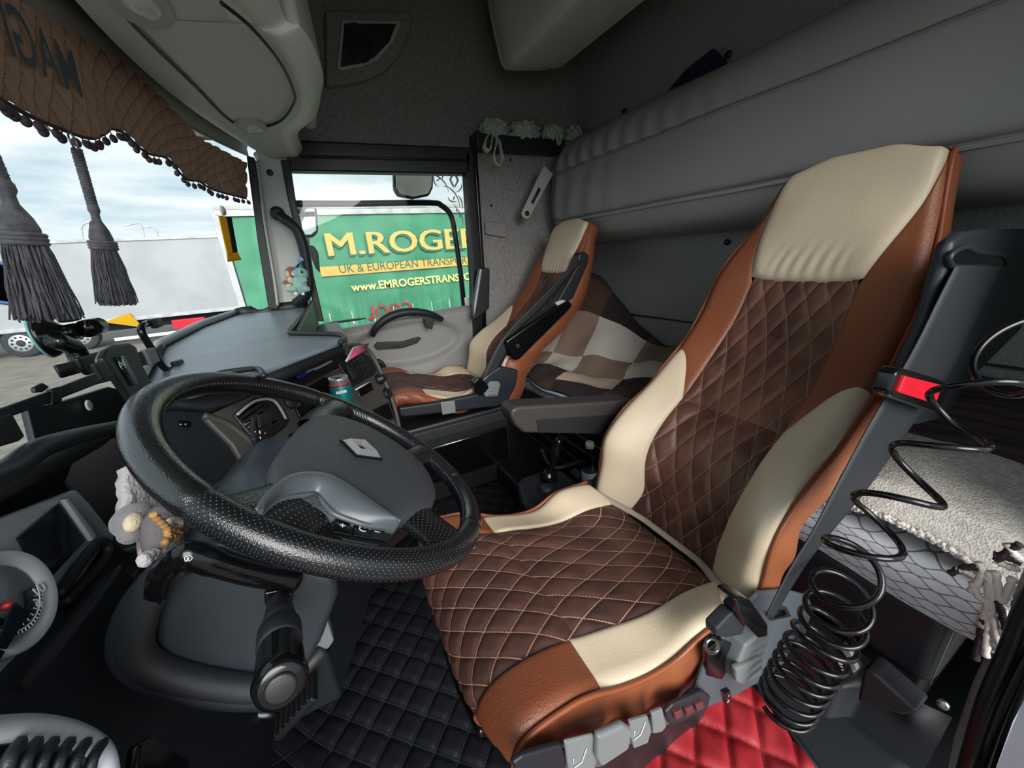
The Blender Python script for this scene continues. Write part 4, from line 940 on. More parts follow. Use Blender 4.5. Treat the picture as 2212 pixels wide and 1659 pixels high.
rim2 = [(340, 1250), (296, 1310), (272, 1380), (290, 1432), (350, 1468), (440, 1494), (540, 1504), (590, 1500)]
ptube('lower_surround', [at(a, b, 1, .455) for a, b in rim2], .016, dash_plastic, cw, 12, 50)
plate('stalk_slot', [(570, 1282), (600, 1276), (634, 1284), (628, 1320), (600, 1322), (572, 1308)], 1, .446, .008, gloss_black, cw, .002)
# light stalk toward the camera
sk = thing('light_stalk', 'glossy black light stalk with round end button, lowest on the column', 'stalk')
q0, q1, q2, q3 = at(603, 1296, 1, .45), at(608, 1350, 1, .40), at(607, 1410, 1, .345), at(606, 1470, 1, .30)
ax_ = (q3 - q0).normalized(); L0 = (q3 - q0).length
MB().lathe([(.011, -.02), (.012, .0), (.016, L0 * .30), (.018, L0 * .42)], q0, ax_, 24).build('stem', dark_plastic, sk)
MB().lathe([(.018, L0 * .43), (.0205, L0 * .46), (.0205, L0 * .64), (.019, L0 * .66)], q0, ax_, 24).build('rotary_ring', dark_plastic, sk)
MB().lathe([(.019, L0 * .67), (.0195, L0 * .69), (.0205, L0 * .96), (.022, L0 * 1.0), (.020, L0 * 1.05), (.015, L0 * 1.06)], q0, ax_, 28).build('end_barrel', gloss_black, sk)
MB().lathe([(.0125, L0 * 1.055), (.0125, L0 * 1.075), (.010, L0 * 1.08)], q0, ax_, 24).build('end_button', black_plastic, sk)
MB().box(lerp(q0, q3, .60) + Vector((.0, -.018, .004)), (.003, .003, .003)).build('index_dot', white_mark, sk)
text('0 ∃ ⊃', .011, white_mark, sk, lerp(q0, q3, .33) + Vector((-.010, -.0155, .012)), (1, 0, 0), (0, .5, 1), ext=.0002, name='stalk_symbol')
# retarder lever bent in black
lv2 = thing('retarder_lever', 'bent black lever with brake symbol under the wheel rim', 'lever')
ptube('arm', [at(640, 1256, 1, .452), at(560, 1244, 1, .440), at(480, 1222, 1, .432), at(420, 1200, 1, .43), at(395, 1205, 1, .43), at(352, 1240, 1, .43), at(338, 1285, 1, .435), at(332, 1330, 1, .445)], [.010] * 13 + [.011] * 12 + [.009] * 10 + [.005] * 6, gloss_black, lv2, 10, 40, flat=1.3)
MB().tube([at(407, 1206, 1, .4165) + Vector((.003 * math.cos(a * .39), 0, .003 * math.sin(a * .39))) for a in range(16)], .0004, 5, True).lathe([(.0001, 0), (.0001, .0001)], at(407, 1206, 1, .416), (0, -1, .3), 18).build('brake_symbol', white_mark, lv2)
MB().lathe([(.0011, 0), (.0011, .001)], at(407, 1206, 1, .4165), (0, -1, .3), 10).build('brake_dot', white_mark, lv2)
# wiper stalk
wk = thing('wiper_stalk', 'flat black wiper stalk with white symbols in front of the air vent', 'stalk')
w3 = -.132
plate('stalk_blade', [(539, 902), (544, 897), (575, 896), (578, 905), (577, 965), (574, 985), (556, 985), (545, 965), (539, 950)], 0, w3, .008, dark_plastic, wk, .004)
plate('thumb_roller', [(554, 897), (566, 896), (570, 922), (556, 924)], 0, w3 + .012, .006, black_plastic, wk, .002)
ptube('stalk_root', [at(562, 975, 0, w3), at(580, 1010, 0, w3 + .01), at(620, 1050, 0, w3 + .03)], .011, black_plastic, wk, 10, 10)
for (a, b, r_) in ((561, 934, .0028), (562, 946, .002), (551, 933, .001), (572, 936, .001), (562, 903, .0018)): MB().lathe([(r_, 0), (r_, .001), (r_ * .5, .001)], at(a, b, 0, w3 + .013), (1, 0, 0), 10).build('symbol', white_mark, wk)

sw_ = thing('steering_wheel', 'big black leather steering wheel with perforated grips and chrome lozenge', 'steering wheel')
RM, rm = .2125, .0162
def rimseg(a0, a1, nm, mat, rr=rm, par=sw_, n=60):
    def fn(a, b):
        an = math.radians(lerp(a0, a1, a)); ph = 2 * math.pi * b; fl2 = 1 + .05 * math.cos(2 * ph)
        e = min(a, 1 - a) * n; k = 1 - .10 * max(0, 1 - e / 1.2)
        rd = Ws * math.cos(an) + Wt * math.sin(an)
        bump_ = 0
        return Wc + rd * (RM + (rr * k) * math.cos(ph)) + Wn * (rr * k * fl2 * math.sin(ph))
    return MB().grid(fn, n, 24, cv=True, uv=lambda a, b: (math.radians(a1 - a0) * a * RM, b * .1)).build(nm, mat, par)
rimseg(12, 146, 'rim_top', wheel_lea, n=80); rimseg(146, 243, 'rim_left_grip', perf_lea); rimseg(243, 284, 'rim_bottom', wheel_lea, n=30); rimseg(284, 372, 'rim_right_grip', perf_lea)
# inner stitching
mb = MB()
for i in range(230):
    a = math.radians(i * 360 / 230)
    if any(lo < i * 360 / 230 < hi for lo, hi in ((146, 243), (300, 345))): continue
    rd = Ws * math.cos(a) + Wt * math.sin(a); tg = -Ws * math.sin(a) + Wt * math.cos(a)
    p = Wc + rd * (RM - rm * .92) + Wn * .005
    mb.tube([p - tg * .0028 - Wn * .004, p - rd * .0008, p + tg * .0028 + Wn * .004], .0011, 4)
mb.build('stitching', lea_black, sw_, kind='stuff')
# spokes: flattened tapering webs from hub to rim
def spoke(path, wid, th, nm, mat):
    P_ = crv(path, 24); n = len(P_)
    def fn(a, b):
        i = min(int(a * (n - 1)), n - 1); s, t, nn = P_[i]; j = min(i + 1, n - 1); k = max(j - 1, 0)
        d_ = Vector((P_[j][0] - P_[k][0], P_[j][1] - P_[k][1])).normalized(); nr = Vector((-d_.y, d_.x)); w_ = lerp(wid[0], wid[1], a) + wid[2] * (1 - math.sin(math.pi * min(max(a, 0), 1))) ; h_ = lerp(th[0], th[1], a)
        ph = 2 * math.pi * b; c_, s_ = math.cos(ph), math.sin(ph)
        return wp(s + nr.x * w_ * c_, t + nr.y * w_ * c_, nn + h_ * s_)
    return MB().grid(fn, 24, 24, cv=True, uv=lambda a, b: (a * .1, b * .12)).build(nm, mat, sw_)
spoke([(-.07, .01, -.004), (-.13, .035, -.004), (-.170, .060, .0), (-.198, .075, .0)], (.044, .040, .012), (.014, .013), 'spoke', perf_lea)
spoke([(-.06, -.07, -.004), (-.10, -.105, -.004), (-.135, -.13, .0), (-.160, -.145, .0)], (.034, .032, .014), (.014, .013), 'spoke', perf_lea)
spoke([(.08, .03, -.004), (.13, .03, -.004), (.175, .015, .0), (.208, .005, .0)], (.022, .022, .012), (.014, .013), 'spoke', perf_lea)
spoke([(.05, -.09, -.004), (.09, -.13, -.004), (.12, -.155, .0), (.135, -.168, .0)], (.022, .022, .012), (.014, .013), 'spoke', perf_lea)
# airbag pad, domed
padp = crv([(-.150, .055), (-.10, .078), (-.03, .074), (.06, .058), (.115, .035), (.14, .0), (.138, -.05), (.105, -.105), (.05, -.142), (-.02, -.148), (-.075, -.13), (-.115, -.095), (-.145, -.045), (-.160, .01)], 72, True)
pc = (-.005, -.03)
def pad(a, b):
    s, t = padp[int(round(b * 72)) % 72]; k = math.sin(a * math.pi / 2) if a < 1 else 1
    h = .030 * math.cos(a * math.pi / 2) ** .5 if a < .999 else 0
    return wp(lerp(pc[0], s, k), lerp(pc[1], t, k), h - .006)
MB().grid(pad, 24, 72, cv=True).build('airbag_pad', cowl_plastic if False else M('pad_grey', '#3a3d42', .5, bump=('voronoi', 420, .7, .0009)), sw_)
def padskirt(a, b):
    s, t = padp[int(round(b * 72)) % 72]; k = 1 - .12 * a; return wp(lerp(pc[0], s, k), lerp(pc[1], t, k), -.006 - .05 * a)
MB().grid(padskirt, 4, 72, cv=True).build('pad_skirt', black_plastic, sw_)
def wz7(l, n): return [hitp(240 + a * .3707, 780 + b * .3707, Wc + Wn * n, Wn) for a, b in l]

cvo = [(845, 870), (905, 780), (1000, 690), (1090, 655), (1180, 650), (1280, 665), (1400, 730), (1540, 830), (1640, 900), (1682, 942)]
cvi = [(868, 900), (920, 850), (1000, 805), (1100, 785), (1190, 785), (1240, 830), (1290, 885), (1390, 925), (1500, 958), (1660, 972)]
CO, CI = [Vector(p) for p in crv([tuple(p) for p in wz7(cvo, .024)], 60)], [Vector(p) for p in crv([tuple(p) for p in wz7(cvi, .012)], 60)]
MB().grid(lambda a, b: lerp(CO[int(round(a * 60))], CI[int(round(a * 60))], b) + Wn * (.006 * math.sin(math.pi * b) - .010 * b ** 6), 60, 10).build('spoke_cover', M('smoked_plastic', '#50565b', .33), sw_, solid=.004)
ptube('cover_edge', [tuple(p) for p in CI[::4]], .003, MATS['smoked_plastic'], sw_, 8, 40)
swp = [(-.190, -.002), (-.168, .010), (-.150, .008), (-.150, -.045), (-.168, -.058), (-.188, -.040)]
sb = MB().prism([wp(s, t, -.004) for s, t in swp], Wn * .010).build('switch_block', black_plastic, sw_, True, .003)
for i, (s_, c_) in enumerate((('+', (-.178, .000)), ('C', (-.176, -.020)), ('–', (-.174, -.038)))):
    k_ = MB().prism([wp(c_[0] + a, c_[1] + b, .006) for a, b in ((-.008, -.009), (.014, -.008), (.014, .008), (-.008, .009))], Wn * .003).build('cruise_key', gloss_black, sb, True, .001)
    text(s_, .012, white_mark, sb, wp(c_[0], c_[1] + .004, .0095), -Wt, Ws, ext=.0002, name='key_symbol')
# chrome lozenge
LZ = wz7([(1352, 457), (1472, 466), (1572, 560), (1436, 542)], .0275); lzc = sum(LZ, Vector()) / 4
def loz(k, h): return [lzc + (p - lzc) * k + Wn * (h - .0275) for p in LZ]
em = MB().add(loz(1.12, .020) + loz(1.12, .0265), [(0, 1, 2, 3), (7, 6, 5, 4), (0, 4, 5, 1), (1, 5, 6, 2), (2, 6, 7, 3), (3, 7, 4, 0)]).build('emblem_seat', gloss_black, sw_, False)
A, B_, C_ = loz(1.0, .0268), loz(.70, .0335), loz(.36, .0268)
mb = MB().add(A + B_ + C_, [(i, (i + 1) % 4, 4 + (i + 1) % 4, 4 + i) for i in range(4)] + [(4 + i, 4 + (i + 1) % 4, 8 + (i + 1) % 4, 8 + i) for i in range(4)]); mb.build('chrome_lozenge', chrome, sw_, False)

# grey plush on the dash to the left of the column
pg = thing('plush_comforter', 'grey and white fluffy plush with a twine bow behind the steering wheel', 'plush toy')
def gp(px, py, v=-.27): return at(px, py, 0, v)
def hide(a, b):
    t = ev([(268, 1010), (262, 1050), (262, 1100), (268, 1130)], b); u = ev([(345, 1050), (380, 1080), (400, 1110), (395, 1150)], b)
    p = gp(lerp(t[0], u[0], a), lerp(t[1], u[1], a)); p.x += .012 * math.sin(math.pi * a) * math.sin(math.pi * b) + .004 * noise.noise(p * 90); return p
MB().grid(hide, 24, 24).build('blanket', fluffy, pg, solid=.012)
mb = MB().blob(gp(287, 1125, -.255), (.02, .022, .020), 12, nz=.05); mb.blob(gp(282, 1150, -.25), (.012, .014, .013), 10); mb.build('head', plush_grey, pg)
MB().blob(gp(288, 1128, -.235), (.008, .014, .010), 10).build('muzzle', plush_cream, pg)
MB().tube(crv([tuple(gp(a, b, -.25)) for a, b in ((318, 1120), (322, 1150), (326, 1190))], 8), .0125, 10).build('arm', plush_grey, pg); MB().blob(gp(327, 1192, -.247), (.012, .014, .012), 10).build('paw', plush_cream, pg)
MB().blob(gp(365, 1160, -.215), (.02, .042, .042), 14, nz=.06).build('body', M('plush_dark', '#6f6b70', .95, bump=('noise', 300, .8, .002)), pg)
mb = MB(); 
for k in range(46): t = k / 45; a, b = lerp(310, 405, t), lerp(1208, 1195 - 20 * t, t) + 6 * math.sin(k); mb.blob(gp(a, b, -.212), (.006, .006, .006), 5)
mb.build('fur_trim', fluffy, pg)
for c in ([(330, 1110), (350, 1130), (365, 1145)], [(365, 1145), (385, 1150), (388, 1160), (370, 1160)], [(360, 1145), (365, 1165), (355, 1172)]):
    P_ = crv([tuple(gp(a, b, -.195)) for a, b in c], 14)
    MB().tube(P_, [.0035 + .001 * math.sin(i * 2.4) for i in range(15)], 6).build('twine', twine, pg)
MB().tube(crv([tuple(gp(a, b, -.197)) for a, b in ((365, 1128), (372, 1122), (384, 1124), (392, 1130), (388, 1138), (372, 1140))], 24, True), .003, 6, True).build('heart_patch', plush_cream, pg)

# ------------------------------------------------------------------ floor mats
def quiltgrid(fx, U, V, h, nu, nv, nm, mat, par, uvs):
    def fn(a, b):
        p = fx(a, b); u, v = uvs(a, b); s1 = abs((u * U + v * V) % 1 - .5) * 2; s2 = abs((u * U - v * V) % 1 - .5) * 2
        k = (1 - s1 ** 5) * (1 - s2 ** 5); return p + Vector((0, 0, h * k))
    return MB().grid(fn, nu, nv, uv=uvs).build(nm, mat, par)
fm = thing('floor_mat', 'black diamond-quilted leatherette mat covering the cab floor', 'floor mat')
def fbase(a, b):
    x = lerp(-.5, 1.0, a); y = lerp(.42, 2.02, b); z = -1.095 + .30 * sstep(-.2, -.5, x) + .008 * noise.noise(Vector((x * 3, y * 3, 0)))
    return Vector((x, y, z))
quiltgrid(fbase, 11.5, 11.5, .010, 260, 270, 'mat_pad', quilt_floor, fm, lambda a, b: (a * 1.5, b * 1.6))
rmat = thing('entry_mat', 'worn red diamond-quilted mat beside the driver seat', 'floor mat')
quiltgrid(lambda a, b: Vector((lerp(.1, .80 - .10 * (1 - b), a), lerp(.06, .41, b), -1.078 + .01 * noise.noise(Vector((a * 5, b * 4, 3))))), 9, 9, .012, 120, 90, 'mat_pad', quilt_red, rmat, lambda a, b: (a * .7, b * .35))
ptube('mat_binding', [(.1, .415, -1.082), (.45, .415, -1.08), (.79, .412, -1.08), (.77, .25, -1.08), (.705, .07, -1.08)], .010, rubber, rmat, 8)
# pedal area
pdl = thing('pedal', 'black ribbed pedal beside the column, seen over the floor mat', 'pedal')
c = at(640, 1520, 2, -.93); rt_ = Matrix.Rotation(-.6, 3, 'Y'); pbox('pedal_pad', c, (.11, .075, .02), black_plastic, pdl, .005, rt_)
for k in range(7): pbox('rib', c + rt_ @ Vector((-.045 + k * .015, 0, .012)), (.005, .07, .005), dark_plastic, pdl, .001, rt_)
ptube('pedal_arm', [c + Vector((-.04, 0, 0)), c + Vector((-.16, .0, .12)), c + Vector((-.22, 0, .3))], .011, steel, pdl, 8, 10)
ls = thing('column_linkage', 'dusty grey steering linkage bracket below the column', 'linkage')
plate('bracket', [(690, 1390), (705, 1330), (722, 1385), (712, 1400), (660, 1440), (648, 1420)], 1, .66, .03, lever_grey, ls, .004)
ptube('shaft', [at(600, 1520, 1, .66), at(650, 1450, 1, .66), at(700, 1400, 1, .66)], .016, dark_plastic, ls, 10)

# ------------------------------------------------------------------ seats
BE = [(.63, -.72), (.655, -.62), (.668, -.53), (.74, -.46), (.86, -.385), (.96, -.30), (1.045, -.2), (1.10, -.085), (1.152, .035), (1.182, .155)]
BC = [(.70, -.76), (.735, -.68), (.765, -.59), (.83, -.49), (.92, -.405), (1.01, -.30), (1.075, -.20), (1.115, -.10), (1.155, .035), (1.195, .178)]
CE = [(.14, -.70), (.095, -.675), (.09, -.635), (.12, -.603), (.2, -.608), (.30, -.652), (.42, -.688), (.51, -.658), (.62, -.675)]
CC = [(.13, -.76), (.085, -.71), (.08, -.655), (.12, -.62), (.2, -.615), (.3, -.635), (.45, -.68), (.6, -.72), (.68, -.745)]
def hwid(s): return .245 - .008 * sstep(.45, .7, s) - .088 * sstep(.72, 1.03, s)
def make_seat(label, y0, xf, wsc, near, quiltS, quiltB, skd=1.0):
    """near = -1: near side is the low-y edge. xf maps the (x, z) profile of the driver's seat into place"""
    t = thing('truck_seat', label, 'seat')
    def BS(s, v):
        E_, C_ = ev(BE, s), ev(BC, s); a = abs(v); g = sstep(.30, .92, a)
        x, z = lerp(C_[0], E_[0], g), lerp(C_[1], E_[1], g)
        rnd = max(0, (a - .86) / .14) ** 2 * .022; x += rnd * .8; z -= rnd * .55
        hd = math.exp(-((s - .87) / .07) ** 2) * .012 * (1 - g); x -= hd * .8; z += hd * .6
        if s > .93: k = ((s - .93) / .07) ** 2 * .018; x += k * 1.0; z -= k * .1
        x, z = xf(x, z); return Vector((x, y0 - .035 * wsc * sstep(.74, 1, s) + v * hwid(s) * wsc, z))
    def CS(u, v):
        E_, C_ = ev(CE, u), ev(CC, u); a = abs(v); g = sstep(.35, .95, a)
        x, z = lerp(C_[0], E_[0], g), lerp(C_[1], E_[1], g)
        rnd = max(0, (a - .9) / .1) ** 2 * .010; z -= rnd
        x += .035 * max(0, a - .75) ** 1.5 * 4 * (1 - sstep(0.1, .5, u))
        x, z = xf(x, z); return Vector((x, y0 + v * .245 * wsc * (1 + .02 * math.sin(u * 7)), z))
    def patch(S, f, nm, mat, nu, nv, puff, quilt=None, par=t):
        def fn(a, b):
            s, v = f(a, b); p = S(s, v); e = 1e-3; s2_ = min(s, 1 - e)
            du = S(s2_ + e, v) - S(s2_, v); dv = S(s2_, v + e) - S(s2_, v); n_ = du.cross(dv)
            if n_.length > 0: n_.normalize()
            if n_.z < 0: n_ = -n_
            ed = (1 - abs(2 * a - 1) ** 14) * (1 - abs(2 * b - 1) ** 14)
            h = puff * ed
            if nm == 'head_pad': h += .0012 * math.sin(v * 46 + 3 * math.sin(s * 30)) * math.exp(-((s - .80) / .028) ** 2) * (1 - sstep(.25, .5, abs(v)))
            if quilt:
                U, V, H = quilt; uu, vv = v * .245, s * quilt_len; s1 = abs((uu * U + vv * V) % 1 - .5) * 2; s3 = abs((uu * U - vv * V) % 1 - .5) * 2
                h += H * (1 - s1 ** 4) * (1 - s3 ** 4) * ed
            return p + n_ * (h - .004)
        uv = lambda a, b: (lambda sv: (sv[1] * .245, sv[0] * quilt_len))(f(a, b))
        return MB().grid(fn, nu, nv, uv=uv).build(nm, mat, par)
    # ---- backrest
    quilt_len = 1.0
    qb = lambda s: .44 + .10 * sstep(.0, .3, s) - .03 * sstep(.5, .75, s) + .10 * (1 - sstep(0, .12, s))
    hb_ = lambda s: lerp(.50, .98, sstep(.72, .99, s))
    bnd = lambda v: .415 + .135 * math.sin(min(max((abs(v) - .5) / .5, 0), 1) * 1.9)
    patch(BS, lambda a, b: (lerp(0, .41, a), lerp(-1, 1, b) * qb(lerp(0, .41, a))), 'back_lower_quilt', quiltB, 90, 90, .004, (19, 9, .006))
    patch(BS, lambda a, b: (lerp(.41, .778, a), lerp(-1, 1, b) * qb(lerp(.41, .778, a))), 'back_upper_quilt', quiltB, 90, 90, .004, (19, 9, .006))
    def headf(a, b):
        s = lerp(.758 + .012 * abs(2 * b - 1) ** 4, 1.0, a); v = lerp(-1, 1, b); c_ = 1 - .35 * max(0, 1 - a / .12) ** 2 * 0; return s, v * hb_(s)
    patch(BS, headf, 'head_pad', cream, 80, 110, .014)
    for sd in (-1, 1):
        def lowf(a, b, sd=sd):
            for _ in range(1):
                w_ = b; q0_ = qb(.2)
            v0 = lambda s: qb(s); 
            # v from quilt edge to 1, s from 0 to bnd(v)
            vv = lerp(.5, 1, b); s = lerp(0, bnd(vv), a); v = lerp(qb(s), 1, b); return s, v * sd
        patch(BS, lowf, 'lower_bolster', cream, 50, 30, .006)
        def upf(a, b, sd=sd):
            vv = lerp(.5, 1, b); s = lerp(bnd(vv), 1.0, a); inn = qb(s) if s < .76 else max(hb_(s), qb(.76)); v = lerp(min(inn, .985), 1, b); return s, v * sd
        patch(BS, upf, 'upper_side', tan, 60, 24, .004)
        # piping along edge
        edge = [BS(i / 80, sd) + Vector((-.002, 0, .002)) + Vector((.003 * math.sin(i * .45) * (1 if i < 40 else .3), 0, .003 * math.sin(i * .5))) for i in range(81)]
        MB().tube(edge, .005, 8).build('piping', tan_pipe, t)
        # side skirt to the back
        def side(a, b, sd=sd):
            p = BS(a, sd); th_ = .115 + .03 * math.sin(math.pi * min(a / .4, 1)) - .03 * sstep(.6, 1, a)
            q_ = p + Vector((.80, 0, -.60)) * th_ * b * wsc; q_.y += sd * (.018 * math.sin(math.pi * b) + .006 * math.sin(a * 40) * math.sin(math.pi * b) * (1 - sstep(.3, .5, a))) - sd * .02 * b; return q_
        MB().grid(side, 60, 12).build('side_panel', tan, t)
    def backp(a, b):
        v = lerp(-1, 1, b); sd = 1 if v > 0 else -1; p0_ = BS(a, -1); p1_ = BS(a, 1); th_ = .115 + .03 * math.sin(math.pi * min(a / .4, 1)) - .03 * sstep(.6, 1, a)
        p = lerp(p0_ + Vector((0, .02, 0)), p1_ + Vector((0, -.02, 0)), b) + Vector((.80, 0, -.60)) * (th_ + .015 * (1 - v * v)) * wsc; return p
    MB().grid(backp, 40, 16).build('back_panel', tan, t)
    tpf = [BS(1.0, lerp(-1, 1, i / 16)) for i in range(17)]; bkf = [backp(1.0, i / 16) for i in range(17)]
    MB().grid(lambda a, b: lerp(tpf[int(round(b * 16))], bkf[int(round(b * 16))], a) + Vector((0, 0, .01 * math.sin(math.pi * a))), 6, 16).build('top_panel', tan, t)
    # ---- cushion
    quilt_len = .72
    qc = .64
    patch(CS, lambda a, b: (lerp(0, .60, a), lerp(-1, 1, b) * qc), 'front_quilt', quiltS, 120, 110, .004, (19, 12, .005))
    patch(CS, lambda a, b: (lerp(.60, 1, a), lerp(-1, 1, b) * qc), 'rear_quilt', quiltS, 90, 110, .004, (19, 12, .005))
    for sd in (-1, 1):
        patch(CS, lambda a, b, sd=sd: (lerp(.0, .585, a), lerp(qc, 1, b) * sd), 'front_bolster', tan, 50, 24, .006)
        patch(CS, lambda a, b, sd=sd: (lerp(.585, 1, a), lerp(qc, 1, b) * sd), 'rear_bolster', cream, 50, 24, .006)
        edge = [CS(i / 80, sd) + Vector((0, sd * .002, .002 + .004 * math.sin(i * .33) * sstep(.4, .6, i / 80))) for i in range(81)]
        MB().tube(edge, .0048, 8).build('piping', tan_pipe, t)
        def skirt(a, b, sd=sd):
            u = lerp(.12, 1.0, a); p = CS(u, sd); dz = .035 + .115 * skd * sstep(.12, .75, u) - .06 * sstep(.85, 1, u)
            return p + Vector((.02 * b * (1 - a), sd * .012 * math.sin(math.pi * b) - sd * .012 * b + sd * .004 * math.sin(u * 60) * math.sin(math.pi * b), -dz * b * wsc))
        MB().grid(skirt, 60, 12).build('side_skirt', tan, t)
    cr_ = [BS(0.02, lerp(-.95, .95, i / 20)) + Vector((-.012, 0, .015)) for i in range(21)]
    MB().tube(cr_, .010, 8, flat=.5).build('crease_binding', M('binding_grey', '#a39889', .8), t)
    return t, BS, CS
ds, DBS, DCS = make_seat('near driver seat in tan, cream and brown diamond quilting beside the steering wheel', .535, lambda x, z: (x, z), 1.0, -1, quilt_seat, quilt_back)
th_ = math.atan2(.62, .75) - math.atan2(.62, .875)
def pxf(x, z):
    dx, dz = (x - .63) * .885, (z + .72) * .885; c_, s_ = math.cos(th_ * 1.0), math.sin(th_ * 1.0)
    if z < -.6 and x < .63: c_, s_ = math.cos(.02), math.sin(.02)
    k = 1 - sstep(.45, .66, x) * 0
    return .645 + dx * c_ + dz * s_, -.605 + dz * c_ - dx * s_
ps, PBS, PCS = make_seat('far passenger seat in tan, cream and brown quilting by the side window', 1.68, pxf, .92, -1, quilt_seat, quilt_back, .35)

# driver seat base
bs = thing('base', None, None); bs.parent = ds
pl_ = lambda nm, l, y, th, mat, bv=.004, par=bs: MB().prism([at(a, b, 1, y) for a, b in l], (0, th, 0)).build(nm, mat, par, True, bv, 3)
pl_('side_frame', [(1205, 1640), (1276, 1608), (1388, 1566), (1462, 1534), (1506, 1492), (1530, 1425), (1550, 1400), (1590, 1335), (1640, 1282), (1700, 1276), (1748, 1288), (1758, 1312), (1742, 1370), (1700, 1430), (1640, 1476), (1575, 1512), (1480, 1550), (1360, 1612), (1300, 1660), (1215, 1680)], .27, .012, M('frame_grey', '#4c535a', .5, bump=PL), .01)
pl_('lever_well', [(1526, 1408), (1560, 1380), (1600, 1400), (1560, 1470), (1530, 1462)], .265, .01, gloss_black, .003)
pl_('recline_lever', [(1592, 1440), (1612, 1395), (1640, 1372), (1668, 1380), (1652, 1440), (1640, 1462), (1606, 1482), (1588, 1468)], .245, .03, lever_grey, .006)
pl_('lever_tip', [(1590, 1446), (1645, 1420), (1650, 1445), (1606, 1482), (1592, 1474)], .238, .012, lever_grey, .004)
pod = pl_('front_pod', [(1108, 1650), (1130, 1634), (1214, 1610), (1224, 1640), (1216, 1720), (1130, 1720)], .255, .008, navy_plastic, .003)
pl_('height_lever', [(1220, 1604), (1284, 1588), (1292, 1640), (1282, 1672), (1232, 1690), (1226, 1650)], .25, .006, lever_grey, .003)
pl_('slide_lever', [(1292, 1594), (1350, 1568), (1368, 1580), (1360, 1620), (1300, 1660), (1290, 1640)], .24, .012, lever_grey, .005)
pl_('tilt_lever', [(1360, 1560), (1400, 1548), (1408, 1580), (1400, 1606), (1370, 1618), (1362, 1590)], .25, .006, lever_grey, .002)
pl_('small_lever', [(1408, 1542), (1432, 1532), (1440, 1570), (1430, 1582), (1412, 1586)], .25, .006, lever_grey, .002)
sb2 = pl_('switch_box', [(1438, 1540), (1455, 1522), (1520, 1494), (1536, 1505), (1530, 1530), (1470, 1562), (1446, 1566)], .255, .008, dark_plastic, .003)
for (a, b) in ((1466, 1546), (1490, 1537), (1512, 1528)): pl_('switch_key', [(a - 9, b - 4), (a + 8, b - 12), (a + 10, b + 2), (a - 5, b + 11)], .248, .01, M('key_maroon', '#5f3538', .4) if a == 1466 else MATS['key_maroon'], .002, bs)
rk = pl_('rocker_switch', [(1564, 1498), (1578, 1492), (1582, 1516), (1570, 1522)], .262, .01, gloss_black, .002)
text('I', .010, white_mark, rk, at(1573, 1506, 1, .2605), (1, 0, 0), (0, 0, 1), ext=.0002, name='switch_symbol'); text('O', .010, white_mark, rk, at(1570, 1520, 1, .2605), (1, 0, 0), (0, 0, 1), ext=.0002, name='switch_symbol')
for (a, b, y_) in ((1252, 1650, .2485), (1380, 1590, .2485)):
    p = at(a, b, 1, y_); MB().tube([p + Vector((-.010, 0, 0)), p + Vector((.004, 0, 0)), p + Vector((.012, 0, .022))], .0007, 5).tube([p + Vector((-.010, 0, .010)), p + Vector((-.010, 0, .022))], .0006, 5).build('seat_symbol', white_mark, bs)
pbox('pedestal', (.40, .54, -.93), (.46, .42, .34), black_plastic, bs, .02)
pbox('base_pan', (.38, .54, -.79), (.50, .46, .06), dark_plastic, bs, .02)
MB().tube(crv([at(955, 1310, 1, .77), at(965, 1400, 1, .72), at(1000, 1500, 1, .60), at(1040, 1580, 1, .45)], 16), .010, 8).build('front_bar', gloss_black, bs)
# armrest of the driver seat
ar = thing('armrest', None, None); ar.parent = ds
yA = .84
pl_('arm_pad', [(1106, 884), (1122, 878), (1365, 864), (1382, 870), (1340, 940), (1132, 937), (1112, 918), (1103, 900)], yA, .075, M('armrest_grey', '#302e2d', .5, bump=PL), .012, ar)
pl_('side_cover', [(1160, 908), (1350, 895), (1345, 938), (1165, 935)], yA - .004, .01, black_plastic, .002, ar)

# belt tower on the driver seat, belt, buckle
bt_ = thing('belt_tower', None, None); bt_.parent = ds
yT = .235
pl_('tower_shell', [(2052, 548), (2062, 520), (2085, 500), (2130, 494), (2260, 494), (2330, 600), (2200, 720), (2120, 800), (2040, 905), (1985, 920), (1975, 880), (1960, 800), (2010, 690)], yT, .022, navy_plastic, .01, bt_)
pl_('belt_slot', [(2052, 566), (2058, 548), (2085, 536), (2110, 546), (2160, 552), (2172, 566), (2164, 578), (2120, 574), (2062, 574)], yT - .003, .006, gloss_black, .003, bt_)
ptube('slot_rim', [at(a, b, 1, yT - .002) for a, b in ((2050, 562), (2058, 546), (2085, 534), (2110, 545), (2160, 551), (2174, 566), (2164, 580), (2120, 577), (2062, 577))], .005, navy_plastic, bt_, 8, 50, closed=True)
sbt = thing('seat_belt', 'dark grey seat belt strap running down the driver seat side', 'seat belt')
Lf = [(2064, 574), (2030, 640), (1990, 722), (1955, 787), (1912, 859), (1859, 951), (1800, 1062), (1752, 1153), (1705, 1230), (1655, 1330)]
Rt_ = [(2164, 576), (2120, 660), (2085, 740), (2052, 805), (2012, 860), (1943, 955), (1872, 1057), (1792, 1153), (1733, 1230), (1668, 1338)]
def bfn(a, b):
    l, r_ = ev(Lf, a), ev(Rt_, a); y = lerp(yT - .006, .215, a); return at(lerp(l[0], r_[0], b), lerp(l[1], r_[1], b), 1, y + .0 * b)
MB().grid(bfn, 60, 6).build('webbing', belt_m, sbt, solid=.002)
rb = thing('belt_clip', 'red faced black clip fastened on the belt beside the seat back', 'belt clip')
def rc(l, y, th, nm, mat, bv): return MB().prism([at(a, b, 1, y) for a, b in l], (0, th, 0)).build(nm, mat, rb, True, bv, 3)
